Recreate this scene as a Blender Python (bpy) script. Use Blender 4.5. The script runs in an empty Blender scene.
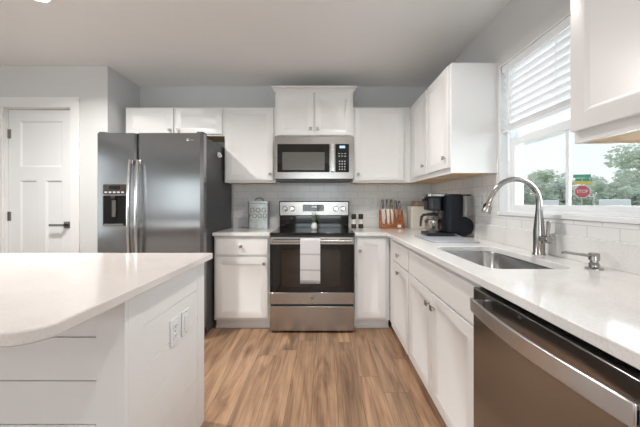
import bpy, bmesh, math, random
from mathutils import Vector, Matrix, Quaternion

random.seed(7)
SC = bpy.context.scene
COL = SC.collection
PI = math.pi

# ------------------------------------------------------------------ camera
CAM_H = 1.19
cam_data = bpy.data.cameras.new('camera')
cam_data.sensor_width = 36.0
cam_data.lens = 296.0 / 640.0 * 36.0
cam_data.shift_x = -4.0 / 640.0
cam_data.shift_y = -10.5 / 640.0
cam_data.clip_start = 0.02
cam_data.clip_end = 500
cam = bpy.data.objects.new('camera', cam_data)
cam.location = (0, 0, CAM_H)
cam.rotation_euler = (PI / 2, 0, 0)
COL.objects.link(cam)
SC.camera = cam

# ------------------------------------------------------------------ view
SC.view_settings.view_transform = 'Standard'
SC.view_settings.look = 'None'
SC.view_settings.gamma = 1.0
SC.view_settings.use_curve_mapping = False
SC.view_settings.exposure = 0.70

# ------------------------------------------------------------------ world: pale overcast sky
world = bpy.data.worlds.new('overcast_sky')
SC.world = world
world.use_nodes = True
wn = world.node_tree.nodes
wl = world.node_tree.links
wn.clear()
w_out = wn.new('ShaderNodeOutputWorld')
w_bg = wn.new('ShaderNodeBackground')
w_tc = wn.new('ShaderNodeTexCoord')
w_sep = wn.new('ShaderNodeSeparateXYZ')
w_ramp = wn.new('ShaderNodeValToRGB')
w_ramp.color_ramp.elements[0].position = 0.0
w_ramp.color_ramp.elements[0].color = (0.93, 0.94, 0.97, 1)
w_ramp.color_ramp.elements[1].position = 0.8
w_ramp.color_ramp.elements[1].color = (0.80, 0.88, 1.0, 1)
wl.new(w_tc.outputs['Generated'], w_sep.inputs[0])
wl.new(w_sep.outputs['Z'], w_ramp.inputs[0])
wl.new(w_ramp.outputs[0], w_bg.inputs[0])
w_bg.inputs[1].default_value = 0.75
wl.new(w_bg.outputs[0], w_out.inputs[0])


def area_light(name, loc, rot, sx, sy, power, color=(1, 1, 1), shape='RECTANGLE', spread=PI):
    d = bpy.data.lights.new(name, 'AREA')
    d.shape = shape
    d.size = sx
    if shape == 'RECTANGLE':
        d.size_y = sy
    d.energy = power
    d.color = color
    d.spread = spread
    o = bpy.data.objects.new(name, d)
    o.location = loc
    o.rotation_euler = rot
    COL.objects.link(o)
    return o


# daylight coming in through the two windows of the rear wall, the wide window on the far left
# and the kitchen window
area_light('rear_window_daylight', (-0.2, -4.12, 1.45), (PI / 2, 0, 0), 1.7, 1.6, 30, (0.88, 0.94, 1.0))
area_light('rear_side_daylight', (-4.05, -4.12, 1.40), (PI / 2, 0, 0), 1.5, 1.1, 11, (0.88, 0.94, 1.0))
area_light('side_window_daylight', (-5.12, -0.5, 1.35), (PI / 2, 0, -PI / 2), 2.0, 1.8, 14, (0.88, 0.94, 1.0))
area_light('kitchen_window_daylight', (2.3, 1.575, 1.75), (PI / 2, 0, PI / 2), 1.6, 1.2, 42, (0.90, 0.95, 1.0))
LAMP_W = 16.5
LAMP_COL = (1.0, 0.955, 0.91)

# ------------------------------------------------------------------ materials
MATS = {}


def new_mat(name):
    m = bpy.data.materials.new(name)
    m.use_nodes = True
    nt = m.node_tree
    b = nt.nodes['Principled BSDF']
    MATS[name] = m
    return m, nt, b


def plain(name, col, rough=0.5, metal=0.0, spec=0.5, noise=0.0, scale=30.0, bump=0.0, aniso=0.0, stretch=None, emit=0.0):
    """A principled material whose colour (and bump) is broken up by a procedural noise."""
    m, nt, b = new_mat(name)
    b.inputs['Base Color'].default_value = (*col, 1)
    b.inputs['Roughness'].default_value = rough
    b.inputs['Metallic'].default_value = metal
    b.inputs['Specular IOR Level'].default_value = spec
    if aniso:
        b.inputs['Anisotropic'].default_value = aniso
    if emit:
        b.inputs['Emission Color'].default_value = (*col, 1)
        b.inputs['Emission Strength'].default_value = emit
    if noise or bump:
        tc = nt.nodes.new('ShaderNodeTexCoord')
        mp = nt.nodes.new('ShaderNodeMapping')
        if stretch:
            mp.inputs['Scale'].default_value = stretch
        nz = nt.nodes.new('ShaderNodeTexNoise')
        nz.inputs['Scale'].default_value = scale
        nz.inputs['Detail'].default_value = 4
        nt.links.new(tc.outputs['Object'], mp.inputs[0])
        nt.links.new(mp.outputs[0], nz.inputs['Vector'])
        if noise:
            rp = nt.nodes.new('ShaderNodeValToRGB')
            rp.color_ramp.elements[0].position = 0.3
            rp.color_ramp.elements[1].position = 0.7
            rp.color_ramp.elements[0].color = (*[c * (1 - noise) for c in col], 1)
            rp.color_ramp.elements[1].color = (*[min(1, c * (1 + noise)) for c in col], 1)
            nt.links.new(nz.outputs['Fac'], rp.inputs[0])
            nt.links.new(rp.outputs[0], b.inputs['Base Color'])
        if bump:
            bp = nt.nodes.new('ShaderNodeBump')
            bp.inputs['Strength'].default_value = bump
            bp.inputs['Distance'].default_value = 0.002
            nt.links.new(nz.outputs['Fac'], bp.inputs['Height'])
            nt.links.new(bp.outputs[0], b.inputs['Normal'])
    return m


plain('wall_paint', (0.69, 0.70, 0.70), 0.75, noise=0.01, scale=3, bump=0.05)
plain('ceiling_paint', (0.90, 0.90, 0.895), 0.85, noise=0.01, scale=2)
plain('white_trim', (0.84, 0.84, 0.84), 0.35, noise=0.01, scale=5)
plain('door_white', (0.82, 0.83, 0.84), 0.4, noise=0.01, scale=5)
plain('cabinet_white', (0.85, 0.845, 0.84), 0.32, noise=0.01, scale=6)
plain('raw_wood', (0.72, 0.50, 0.27), 0.55, noise=0.15, scale=12, stretch=(1, 8, 1))
plain('brushed_nickel', (0.42, 0.39, 0.35), 0.30, 1.0, noise=0.05, scale=80)
plain('dark_nickel', (0.30, 0.28, 0.26), 0.30, 1.0, noise=0.05, scale=80)
plain('bronze_nickel', (0.17, 0.155, 0.14), 0.32, 1.0, noise=0.05, scale=80)
plain('polished_steel', (0.72, 0.71, 0.70), 0.14, 1.0, noise=0.02, scale=60)
plain('brushed_steel', (0.38, 0.365, 0.35), 0.20, 1.0, noise=0.03, scale=20, stretch=(60, 60, 1), bump=0.03)
plain('range_steel', (0.42, 0.395, 0.37), 0.24, 1.0, noise=0.04, scale=14, stretch=(1, 1, 70), bump=0.04)
plain('satin_steel', (0.66, 0.66, 0.67), 0.28, 1.0, noise=0.03, scale=20)
plain('fridge_steel', (0.32, 0.32, 0.325), 0.19, 1.0, noise=0.03, scale=12, stretch=(1, 1, 60), aniso=0.85)
plain('dishwasher_steel', (0.33, 0.335, 0.34), 0.18, 1.0, noise=0.03, scale=12, stretch=(60, 60, 1), bump=0.03)
plain('sink_steel', (0.40, 0.40, 0.40), 0.25, 1.0, noise=0.03, scale=30, bump=0.02)
plain('dark_cabinet_side', (0.065, 0.065, 0.07), 0.42, 0.3, noise=0.1, scale=200, bump=0.1)
plain('black_plastic', (0.012, 0.013, 0.016), 0.30, noise=0.2, scale=40)
plain('satin_navy_black', (0.006, 0.008, 0.013), 0.34, 0.0, 0.25, noise=0.2, scale=60, bump=0.03)
plain('black_glass', (0.010, 0.009, 0.008), 0.05, noise=0.1, scale=3)
plain('oven_window', (0.028, 0.019, 0.013), 0.05, noise=0.2, scale=4)
plain('micro_window', (0.12, 0.115, 0.105), 0.15, noise=0.15, scale=300)
plain('grey_print', (0.42, 0.42, 0.42), 0.4, noise=0.02)
plain('ring_print', (0.10, 0.10, 0.10), 0.2, noise=0.02)
plain('key_print', (0.55, 0.56, 0.58), 0.4, noise=0.02)
plain('display_blue', (0.25, 0.40, 0.70), 0.3, emit=0.9, noise=0.01)
plain('display_white', (0.75, 0.85, 0.9), 0.3, emit=0.8, noise=0.01)
plain('galvanised', (0.50, 0.53, 0.52), 0.42, 0.75, noise=0.18, scale=14)
plain('stencil_brown', (0.16, 0.11, 0.06), 0.6, noise=0.1)
plain('panel_bronze', (0.035, 0.026, 0.020), 0.25, noise=0.1)
plain('walnut', (0.035, 0.022, 0.015), 0.45, noise=0.3, scale=20, stretch=(1, 1, 0.2))
plain('acacia', (0.36, 0.125, 0.042), 0.42, noise=0.35, scale=9, stretch=(1, 1, 6))
plain('knife_blade', (0.78, 0.74, 0.70), 0.22, 1.0, noise=0.03, scale=40)
plain('knife_handle', (0.20, 0.19, 0.18), 0.3, 0.8, noise=0.1, scale=40)
plain('cream_enamel', (0.72, 0.68, 0.61), 0.4, noise=0.02, scale=8)
plain('woven_tan', (0.30, 0.23, 0.16), 0.8, noise=0.45, scale=140, bump=0.5)
plain('label_white', (0.85, 0.85, 0.83), 0.5, noise=0.01)
plain('mat_grey', (0.36, 0.40, 0.45), 0.85, noise=0.30, scale=90, bump=0.5)
plain('towel_white', (0.66, 0.65, 0.66), 0.9, noise=0.03, scale=200, bump=0.4)
plain('towel_stripe', (0.44, 0.43, 0.45), 0.9, noise=0.04, scale=200, bump=0.4)
plain('leaf_green', (0.12, 0.26, 0.10), 0.5, noise=0.3, scale=30)
plain('blind_white', (0.86, 0.88, 0.90), 0.4, noise=0.01)
plain('vinyl_white', (0.86, 0.88, 0.90), 0.3, noise=0.01)
plain('plate_white', (0.82, 0.82, 0.83), 0.3, noise=0.01)
plain('slot_dark', (0.05, 0.05, 0.05), 0.5, noise=0.05)
plain('gasket', (0.008, 0.008, 0.008), 0.5, 0.0, 0.15, noise=0.1)
plain('lamp_lens', (1.0, 0.90, 0.78), 0.4, emit=6.0)
plain('grass_green', (0.30, 0.36, 0.24), 0.9, noise=0.3, scale=2)
plain('asphalt', (0.30, 0.30, 0.31), 0.9, noise=0.15, scale=8)
plain('bark', (0.24, 0.20, 0.17), 0.9, noise=0.3, scale=8)
def leafy(name, col):
    """Thin leaves: half reflecting, half letting the sky light through, with tone variation from leaf to leaf."""
    m = bpy.data.materials.new(name)
    m.use_nodes = True
    nt = m.node_tree
    nt.nodes.clear()
    N, L = nt.nodes.new, nt.links.new
    out = N('ShaderNodeOutputMaterial'); mx = N('ShaderNodeMixShader'); df = N('ShaderNodeBsdfDiffuse'); tl = N('ShaderNodeBsdfTranslucent')
    nz = N('ShaderNodeTexNoise'); nz.inputs['Scale'].default_value = 1.3
    tc = N('ShaderNodeTexCoord'); L(tc.outputs['Object'], nz.inputs['Vector'])
    rp = N('ShaderNodeValToRGB')
    rp.color_ramp.elements[0].position, rp.color_ramp.elements[1].position = 0.3, 0.7
    rp.color_ramp.elements[0].color = (*[c * 0.8 for c in col], 1)
    rp.color_ramp.elements[1].color = (*[min(1, c * 1.2) for c in col], 1)
    L(nz.outputs['Fac'], rp.inputs[0]); L(rp.outputs[0], df.inputs[0]); L(rp.outputs[0], tl.inputs[0])
    mx.inputs[0].default_value = 0.5
    L(df.outputs[0], mx.inputs[1]); L(tl.outputs[0], mx.inputs[2]); L(mx.outputs[0], out.inputs[0])
    MATS[name] = m


leafy('hazy_foliage_sage', (0.74, 0.80, 0.69))  # distance haze is put into these three leaf colours by making them pale
leafy('hazy_foliage_grey', (0.78, 0.83, 0.76))
leafy('hazy_foliage_deep', (0.70, 0.76, 0.66))


plain('sign_red', (0.62, 0.10, 0.13), 0.5, noise=0.03)
plain('sign_white', (0.88, 0.88, 0.88), 0.5, noise=0.02)
plain('sign_green', (0.08, 0.36, 0.22), 0.5, noise=0.03)
plain('sign_yellow', (0.80, 0.55, 0.12), 0.5, noise=0.03)
plain('galvanised_post', (0.55, 0.55, 0.56), 0.5, 0.6, noise=0.05)
plain('car_white', (0.85, 0.86, 0.88), 0.25, noise=0.01)
plain('car_glass', (0.03, 0.04, 0.05), 0.08, noise=0.05)
plain('rubber', (0.02, 0.02, 0.02), 0.8, noise=0.1)


def glass_mat(name, tint=(0.96, 0.98, 0.97), refl=0.06, rough=0.0):
    m = bpy.data.materials.new(name)
    m.use_nodes = True
    nt = m.node_tree
    nt.nodes.clear()
    out = nt.nodes.new('ShaderNodeOutputMaterial')
    mx = nt.nodes.new('ShaderNodeMixShader')
    tr = nt.nodes.new('ShaderNodeBsdfTransparent')
    gl = nt.nodes.new('ShaderNodeBsdfGlossy')
    lw = nt.nodes.new('ShaderNodeLayerWeight')
    lw.inputs[0].default_value = 0.25
    ml = nt.nodes.new('ShaderNodeMath')
    ml.operation = 'MULTIPLY_ADD'
    ml.inputs[1].default_value = 0.18
    ml.inputs[2].default_value = refl
    nt.links.new(lw.outputs['Facing'], ml.inputs[0])
    tr.inputs[0].default_value = (*tint, 1)
    gl.inputs['Roughness'].default_value = rough
    nt.links.new(ml.outputs[0], mx.inputs[0])
    nt.links.new(tr.outputs[0], mx.inputs[1])
    nt.links.new(gl.outputs[0], mx.inputs[2])
    nt.links.new(mx.outputs[0], out.inputs[0])
    MATS[name] = m


glass_mat('window_glass', refl=0.01)
glass_mat('carafe_glass', (0.80, 0.78, 0.74), 0.08, 0.02)
glass_mat('clear_plastic', (0.86, 0.88, 0.88), 0.10, 0.05)


PW = 0.150      # plank width


def wood_floor():
    m, nt, b = new_mat('plank_floor')
    N, L = nt.nodes.new, nt.links.new
    tc = N('ShaderNodeTexCoord')
    mp = N('ShaderNodeMapping')
    mp.inputs['Rotation'].default_value = (0, 0, PI / 2)
    mp.inputs['Location'].default_value = (0.35, 0.07, 0)
    L(tc.outputs['Object'], mp.inputs[0])
    # every row of planks is shifted by its own random amount
    sp = N('ShaderNodeSeparateXYZ'); L(mp.outputs[0], sp.inputs[0])
    dv = N('ShaderNodeMath'); dv.operation = 'DIVIDE'; dv.inputs[1].default_value = PW
    L(sp.outputs['Y'], dv.inputs[0])
    fl = N('ShaderNodeMath'); fl.operation = 'FLOOR'; L(dv.outputs[0], fl.inputs[0])
    wnz = N('ShaderNodeTexWhiteNoise'); wnz.noise_dimensions = '1D'; L(fl.outputs[0], wnz.inputs['W'])
    ma = N('ShaderNodeMath'); ma.operation = 'MULTIPLY_ADD'; ma.inputs[1].default_value = 1.9
    L(wnz.outputs['Value'], ma.inputs[0]); L(sp.outputs['X'], ma.inputs[2])
    cbx = N('ShaderNodeCombineXYZ'); L(ma.outputs[0], cbx.inputs[0]); L(sp.outputs['Y'], cbx.inputs[1])
    br = N('ShaderNodeTexBrick')
    br.offset = 0.0
    br.inputs['Color1'].default_value = (0, 0, 0, 1)
    br.inputs['Color2'].default_value = (1, 1, 1, 1)
    br.inputs['Mortar'].default_value = (0.5, 0.5, 0.5, 1)
    br.inputs['Scale'].default_value = 1.0
    br.inputs['Mortar Size'].default_value = 0.0012
    br.inputs['Brick Width'].default_value = 1.9
    br.inputs['Row Height'].default_value = PW
    L(cbx.outputs[0], br.inputs['Vector'])
    # per-plank offset so that the grain breaks at the joints
    vm = N('ShaderNodeVectorMath')
    vm.operation = 'MULTIPLY'
    vm.inputs[1].default_value = (37.0, 19.0, 11.0)
    L(br.outputs['Color'], vm.inputs[0])
    va = N('ShaderNodeVectorMath')
    va.operation = 'ADD'
    L(mp.outputs[0], va.inputs[0])
    L(vm.outputs[0], va.inputs[1])
    g_map = N('ShaderNodeMapping')
    g_map.inputs['Scale'].default_value = (1.1, 7.5, 1.0)
    L(va.outputs[0], g_map.inputs[0])
    g1 = N('ShaderNodeTexNoise')
    g1.inputs['Scale'].default_value = 1.0
    g1.inputs['Detail'].default_value = 5
    g1.inputs['Roughness'].default_value = 0.6
    g1.inputs['Distortion'].default_value = 1.3
    L(g_map.outputs[0], g1.inputs['Vector'])
    r1 = N('ShaderNodeValToRGB')
    e = r1.color_ramp.elements
    e[0].position, e[0].color = 0.31, (0.160, 0.096, 0.059, 1)
    e[1].position, e[1].color = 0.69, (0.48, 0.325, 0.212, 1)
    x = e.new(0.43); x.color = (0.285, 0.175, 0.110, 1)
    x = e.new(0.53); x.color = (0.385, 0.245, 0.156, 1)
    L(g1.outputs['Fac'], r1.inputs[0])
    # fine grain
    f_map = N('ShaderNodeMapping')
    f_map.inputs['Scale'].default_value = (3.0, 90.0, 1.0)
    L(va.outputs[0], f_map.inputs[0])
    g2 = N('ShaderNodeTexNoise')
    g2.inputs['Scale'].default_value = 1.0
    g2.inputs['Detail'].default_value = 4
    L(f_map.outputs[0], g2.inputs['Vector'])
    r2 = N('ShaderNodeValToRGB')
    r2.color_ramp.elements[0].position, r2.color_ramp.elements[0].color = 0.30, (0.72, 0.70, 0.68, 1)
    r2.color_ramp.elements[1].position, r2.color_ramp.elements[1].color = 0.60, (1.06, 1.05, 1.04, 1)
    L(g2.outputs['Fac'], r2.inputs[0])
    m1 = N('ShaderNodeMix'); m1.data_type = 'RGBA'; m1.blend_type = 'MULTIPLY'
    m1.inputs[0].default_value = 1.0
    L(r1.outputs[0], m1.inputs[6]); L(r2.outputs[0], m1.inputs[7])
    # plank to plank tone
    r3 = N('ShaderNodeValToRGB')
    r3.color_ramp.elements[0].color = (0.84, 0.84, 0.83, 1)
    r3.color_ramp.elements[1].color = (1.16, 1.13, 1.10, 1)
    L(br.outputs['Color'], r3.inputs[0])
    m2 = N('ShaderNodeMix'); m2.data_type = 'RGBA'; m2.blend_type = 'MULTIPLY'
    m2.inputs[0].default_value = 1.0
    L(m1.outputs[2], m2.inputs[6]); L(r3.outputs[0], m2.inputs[7])
    # knots
    k_map = N('ShaderNodeMapping')
    k_map.inputs['Scale'].default_value = (1.7, 5.0, 1.0)
    L(va.outputs[0], k_map.inputs[0])
    vo = N('ShaderNodeTexVoronoi')
    vo.inputs['Scale'].default_value = 1.0
    L(k_map.outputs[0], vo.inputs['Vector'])
    rk = N('ShaderNodeValToRGB')
    rk.color_ramp.elements[0].position, rk.color_ramp.elements[0].color = 0.05, (0.34, 0.29, 0.26, 1)
    rk.color_ramp.elements[1].position, rk.color_ramp.elements[1].color = 0.24, (1, 1, 1, 1)
    L(vo.outputs['Distance'], rk.inputs[0])
    m3 = N('ShaderNodeMix'); m3.data_type = 'RGBA'; m3.blend_type = 'MULTIPLY'
    m3.inputs[0].default_value = 0.8
    L(m2.outputs[2], m3.inputs[6]); L(rk.outputs[0], m3.inputs[7])
    m4 = N('ShaderNodeMix'); m4.data_type = 'RGBA'
    L(br.outputs['Fac'], m4.inputs[0])
    L(m3.outputs[2], m4.inputs[6]); m4.inputs[7].default_value = (0.13, 0.08, 0.045, 1)
    L(m4.outputs[2], b.inputs['Base Color'])
    b.inputs['Roughness'].default_value = 0.42
    bp = N('ShaderNodeBump')
    bp.inputs['Strength'].default_value = 0.12
    bp.inputs['Distance'].default_value = 0.002
    L(g2.outputs['Fac'], bp.inputs['Height'])
    L(bp.outputs[0], b.inputs['Normal'])


def tile_mat(name, axis, zoff):
    m, nt, b = new_mat(name)
    N, L = nt.nodes.new, nt.links.new
    tc = N('ShaderNodeTexCoord')
    sp = N('ShaderNodeSeparateXYZ')
    L(tc.outputs['Object'], sp.inputs[0])
    cb = N('ShaderNodeCombineXYZ')
    L(sp.outputs[axis], cb.inputs[0])
    ad = N('ShaderNodeMath'); ad.operation = 'ADD'; ad.inputs[1].default_value = zoff
    L(sp.outputs['Z'], ad.inputs[0])
    L(ad.outputs[0], cb.inputs[1])
    br = N('ShaderNodeTexBrick')
    br.offset = 0.5
    br.inputs['Color1'].default_value = (0.86, 0.86, 0.855, 1)
    br.inputs['Color2'].default_value = (0.82, 0.82, 0.82, 1)
    br.inputs['Mortar'].default_value = (0.66, 0.66, 0.66, 1)
    br.inputs['Scale'].default_value = 1.0
    br.inputs['Mortar Size'].default_value = 0.0022
    br.inputs['Mortar Smooth'].default_value = 0.2
    br.inputs['Brick Width'].default_value = 0.1525
    br.inputs['Row Height'].default_value = 0.0775
    L(cb.outputs[0], br.inputs['Vector'])
    L(br.outputs['Color'], b.inputs['Base Color'])
    b.inputs['Roughness'].default_value = 0.18
    inv = N('ShaderNodeMath'); inv.operation = 'SUBTRACT'; inv.inputs[0].default_value = 1.0
    L(br.outputs['Fac'], inv.inputs[1])
    bp = N('ShaderNodeBump'); bp.inputs['Strength'].default_value = 0.4; bp.inputs['Distance'].default_value = 0.002
    L(inv.outputs[0], bp.inputs['Height'])
    L(bp.outputs[0], b.inputs['Normal'])


def quartz(name, base, dark, rough):
    m, nt, b = new_mat(name)
    N, L = nt.nodes.new, nt.links.new
    tc = N('ShaderNodeTexCoord')
    nz = N('ShaderNodeTexNoise'); nz.inputs['Scale'].default_value = 7; nz.inputs['Detail'].default_value = 6
    L(tc.outputs['Object'], nz.inputs['Vector'])
    nf = N('ShaderNodeTexNoise'); nf.inputs['Scale'].default_value = 160; nf.inputs['Detail'].default_value = 2
    L(tc.outputs['Object'], nf.inputs['Vector'])
    mx = N('ShaderNodeMath'); mx.operation = 'MULTIPLY'
    L(nz.outputs['Fac'], mx.inputs[0]); L(nf.outputs['Fac'], mx.inputs[1])
    rp = N('ShaderNodeValToRGB')
    rp.color_ramp.elements[0].position, rp.color_ramp.elements[0].color = 0.13, (*dark, 1)
    rp.color_ramp.elements[1].position, rp.color_ramp.elements[1].color = 0.27, (*base, 1)
    L(mx.outputs[0], rp.inputs[0])
    L(rp.outputs[0], b.inputs['Base Color'])
    b.inputs['Roughness'].default_value = rough


wood_floor()
tile_mat('tile_back', 'X', 0.0)
tile_mat('tile_right', 'Y', 0.0)
quartz('quartz_white', (0.83, 0.82, 0.81), (0.74, 0.73, 0.72), 0.10)
quartz('quartz_island', (0.72, 0.67, 0.645), (0.67, 0.625, 0.60), 0.10)


# ------------------------------------------------------------------ mesh helpers
def bx(bm, x0, x1, y0, y1, z0, z1, mi=0):
    x0, x1 = sorted((x0, x1)); y0, y1 = sorted((y0, y1)); z0, z1 = sorted((z0, z1))
    v = [bm.verts.new(p) for p in ((x0, y0, z0), (x1, y0, z0), (x1, y1, z0), (x0, y1, z0),
                                   (x0, y0, z1), (x1, y0, z1), (x1, y1, z1), (x0, y1, z1))]
    for f in ((3, 2, 1, 0), (4, 5, 6, 7), (0, 1, 5, 4), (1, 2, 6, 5), (2, 3, 7, 6), (3, 0, 4, 7)):
        fc = bm.faces.new([v[i] for i in f])
        fc.material_index = mi
    return v


def frame_of(d):
    d = d.normalized()
    up = Vector((0, 0, 1)) if abs(d.z) < 0.95 else Vector((1, 0, 0))
    a = d.cross(up).normalized()
    return a, a.cross(d).normalized()


def tube(bm, pts, radii, seg=16, mi=0, flat=1.0):
    """Sweep a circle (squashed by flat along its second axis) through pts."""
    pts = [Vector(p) for p in pts]
    if not isinstance(radii, (list, tuple)):
        radii = [radii] * len(pts)
    rings = []
    a_prev = None
    for i, p in enumerate(pts):
        d = (pts[min(i + 1, len(pts) - 1)] - pts[max(i - 1, 0)])
        if a_prev is None:
            a, b = frame_of(d)
        else:
            dn = d.normalized()
            a = (a_prev - dn * a_prev.dot(dn)).normalized()
            b = a.cross(dn).normalized()
        a_prev = a
        rings.append([bm.verts.new(p + a * (math.cos(t) * radii[i]) + b * (math.sin(t) * radii[i] * flat))
                      for t in [2 * PI * k / seg for k in range(seg)]])
    for r0, r1 in zip(rings, rings[1:]):
        for k in range(seg):
            f = bm.faces.new((r0[k], r0[(k + 1) % seg], r1[(k + 1) % seg], r1[k]))
            f.material_index = mi
    bm.faces.new(rings[0][::-1]).material_index = mi
    bm.faces.new(rings[-1]).material_index = mi


def lathe(bm, prof, c=(0, 0, 0), seg=24, axis='Z', mi=0):
    """prof: list of (radius, height) along axis."""
    c = Vector(c)
    rings = []
    for r, h in prof:
        ring = []
        for k in range(seg):
            t = 2 * PI * k / seg
            x, y = r * math.cos(t), r * math.sin(t)
            q = {'Z': (x, y, h), 'Y': (x, h, y), 'X': (h, x, y)}[axis]
            ring.append(bm.verts.new(c + Vector(q)))
        rings.append(ring)
    for r0, r1 in zip(rings, rings[1:]):
        for k in range(seg):
            bm.faces.new((r0[k], r0[(k + 1) % seg], r1[(k + 1) % seg], r1[k])).material_index = mi
    bm.faces.new(rings[0][::-1]).material_index = mi
    bm.faces.new(rings[-1]).material_index = mi


def prism(bm, outline, lo, hi, plane='XY', mi=0):
    """Extrude a 2-D outline between lo and hi along the third axis."""
    def P(u, v, w):
        return {'XY': (u, v, w), 'XZ': (u, w, v), 'YZ': (w, u, v)}[plane]
    a = [bm.verts.new(P(u, v, lo)) for u, v in outline]
    b = [bm.verts.new(P(u, v, hi)) for u, v in outline]
    n = len(outline)
    bm.faces.new(a).material_index = mi
    bm.faces.new(b[::-1]).material_index = mi
    for i in range(n):
        bm.faces.new((a[i], b[i], b[(i + 1) % n], a[(i + 1) % n])).material_index = mi


def rrect(x0, x1, y0, y1, r, n=6):
    out = []
    for cx, cy, a0 in ((x1 - r, y1 - r, 0), (x0 + r, y1 - r, 90), (x0 + r, y0 + r, 180), (x1 - r, y0 + r, 270)):
        for k in range(n + 1):
            t = math.radians(a0 + 90 * k / n)
            out.append((cx + r * math.cos(t), cy + r * math.sin(t)))
    return out


def slab_with_hole(bm, outer, inner, z0, z1):
    es = []
    for loop in (outer, inner):
        vs = [bm.verts.new((x, y, z1)) for x, y in loop]
        es += [bm.edges.new((vs[i], vs[(i + 1) % len(vs)])) for i in range(len(vs))]
    r = bmesh.ops.triangle_fill(bm, use_beauty=True, use_dissolve=False, edges=es)
    faces = [g for g in r['geom'] if isinstance(g, bmesh.types.BMFace)]
    ex = bmesh.ops.extrude_face_region(bm, geom=faces)
    for v in [g for g in ex['geom'] if isinstance(g, bmesh.types.BMVert)]:
        v.co.z = z0


def obj(name, bm, mat, parent=None, bevel=0.0, seg=2, angle=35.0, loc=None):
    """Turn a bmesh into ONE linked mesh object; faces are smooth, edges sharper than angle stay crisp."""
    bmesh.ops.recalc_face_normals(bm, faces=bm.faces[:])
    lim = math.radians(angle)
    for f in bm.faces:
        f.smooth = True
    for e in bm.edges:
        if len(e.link_faces) == 2:
            if e.calc_face_angle(0.0) > lim:
                e.smooth = False
        else:
            e.smooth = False
    me = bpy.data.meshes.new(name)
    bm.to_mesh(me)
    bm.free()
    for mm in (mat if isinstance(mat, (list, tuple)) else [mat]):
        me.materials.append(MATS[mm])
    o = bpy.data.objects.new(name, me)
    COL.objects.link(o)
    if parent is not None:
        o.parent = parent
    if loc is not None:
        o.location = loc
    if bevel:
        md = o.modifiers.new('edge_round', 'BEVEL')
        md.width = bevel
        md.segments = seg
        md.limit_method = 'ANGLE'
        md.angle_limit = math.radians(40)
        md.harden_normals = False
    return o


def box_obj(name, dims, mat, parent=None, bevel=0.0, loc=None):
    bm = bmesh.new()
    bx(bm, *dims)
    return obj(name, bm, mat, parent, bevel, loc=loc)


def tag(o, label, cat, group=None):
    o['label'] = label
    o['category'] = cat
    if group:
        o['group'] = group
    return o


def thing(name, label, cat, loc=(0, 0, 0), rz=0.0, group=None):
    o = bpy.data.objects.new(name, None)
    o.empty_display_size = 0.1
    o.location = loc
    o.rotation_euler = (0, 0, rz)
    COL.objects.link(o)
    return tag(o, label, cat, group)


def structure(name, bm, mat, parent=None, bevel=0.0):
    o = obj(name, bm, mat, parent, bevel)
    if parent is None:
        o['kind'] = 'structure'
    return o


def copy_tree(o, parent=None):
    c = o.copy()
    COL.objects.link(c)
    c.parent = parent
    for ch in [k for k in o.children]:
        copy_tree(ch, c)
    return c


def text_mesh(name, body, size, mat, parent, loc, rot, depth=0.001, align='CENTER', spacing=1.0, scale_x=1.0):
    cu = bpy.data.curves.new(name + '_outline', 'FONT')
    cu.body = body
    cu.size = size
    cu.extrude = depth
    cu.align_x = align
    cu.align_y = 'CENTER'
    cu.space_character = spacing
    tmp = bpy.data.objects.new(name + '_outline', cu)
    COL.objects.link(tmp)
    dg = bpy.context.evaluated_depsgraph_get()
    me = bpy.data.meshes.new_from_object(tmp.evaluated_get(dg))
    bpy.data.objects.remove(tmp)
    me.materials.clear()
    me.materials.append(MATS[mat])
    o = bpy.data.objects.new(name, me)
    COL.objects.link(o)
    o.parent = parent
    o.location = loc
    o.rotation_euler = rot
    o.scale = (scale_x, 1, 1)
    return o


# ================================================================== THE SETTING
R = 1.226          # right wall
BACK = 3.39        # back wall
CEIL = 2.523
PANTRY = 2.88      # wall with the white door
RET = -2.105       # corner where the pantry wall turns to the fridge niche
FARL, REAR = -5.0, -4.0

bm = bmesh.new(); bx(bm, FARL, R, REAR, BACK, -0.06, 0); structure('floor', bm, 'plank_floor')
bm = bmesh.new(); bx(bm, FARL, R, REAR, BACK, CEIL, CEIL + 0.06); structure('ceiling', bm, 'ceiling_paint')

# back wall behind range and fridge, with its tiled field
bm = bmesh.new(); bx(bm, RET, R, BACK, BACK + 0.12, 0, CEIL)
wall_back = structure('wall_back', bm, 'wall_paint')
bm = bmesh.new(); bx(bm, -1.03, R - 0.008, BACK - 0.006, BACK, 0.90, 1.50)
structure('tile_backsplash', bm, 'tile_back', wall_back)

# right wall with the window opening
WY0, WY1, WZ0, WZ1 = 1.085, 2.062, 1.118, 2.14
WT = 0.16
bm = bmesh.new()
bx(bm, R, R + WT, REAR, WY0, 0, CEIL)
bx(bm, R, R + WT, WY1, BACK, 0, CEIL)
bx(bm, R, R + WT, WY0, WY1, 0, WZ0)
bx(bm, R, R + WT, WY0, WY1, WZ1, CEIL)
wall_right = structure('wall_right', bm, 'wall_paint')
bm = bmesh.new()
bx(bm, R - 0.006, R, -0.5, BACK, 0.90, WZ0 - 0.012)
bx(bm, R - 0.006, R, WY1 + 0.012, BACK, WZ0 - 0.012, 1.50)
structure('tile_backsplash', bm, 'tile_right', wall_right)

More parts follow.
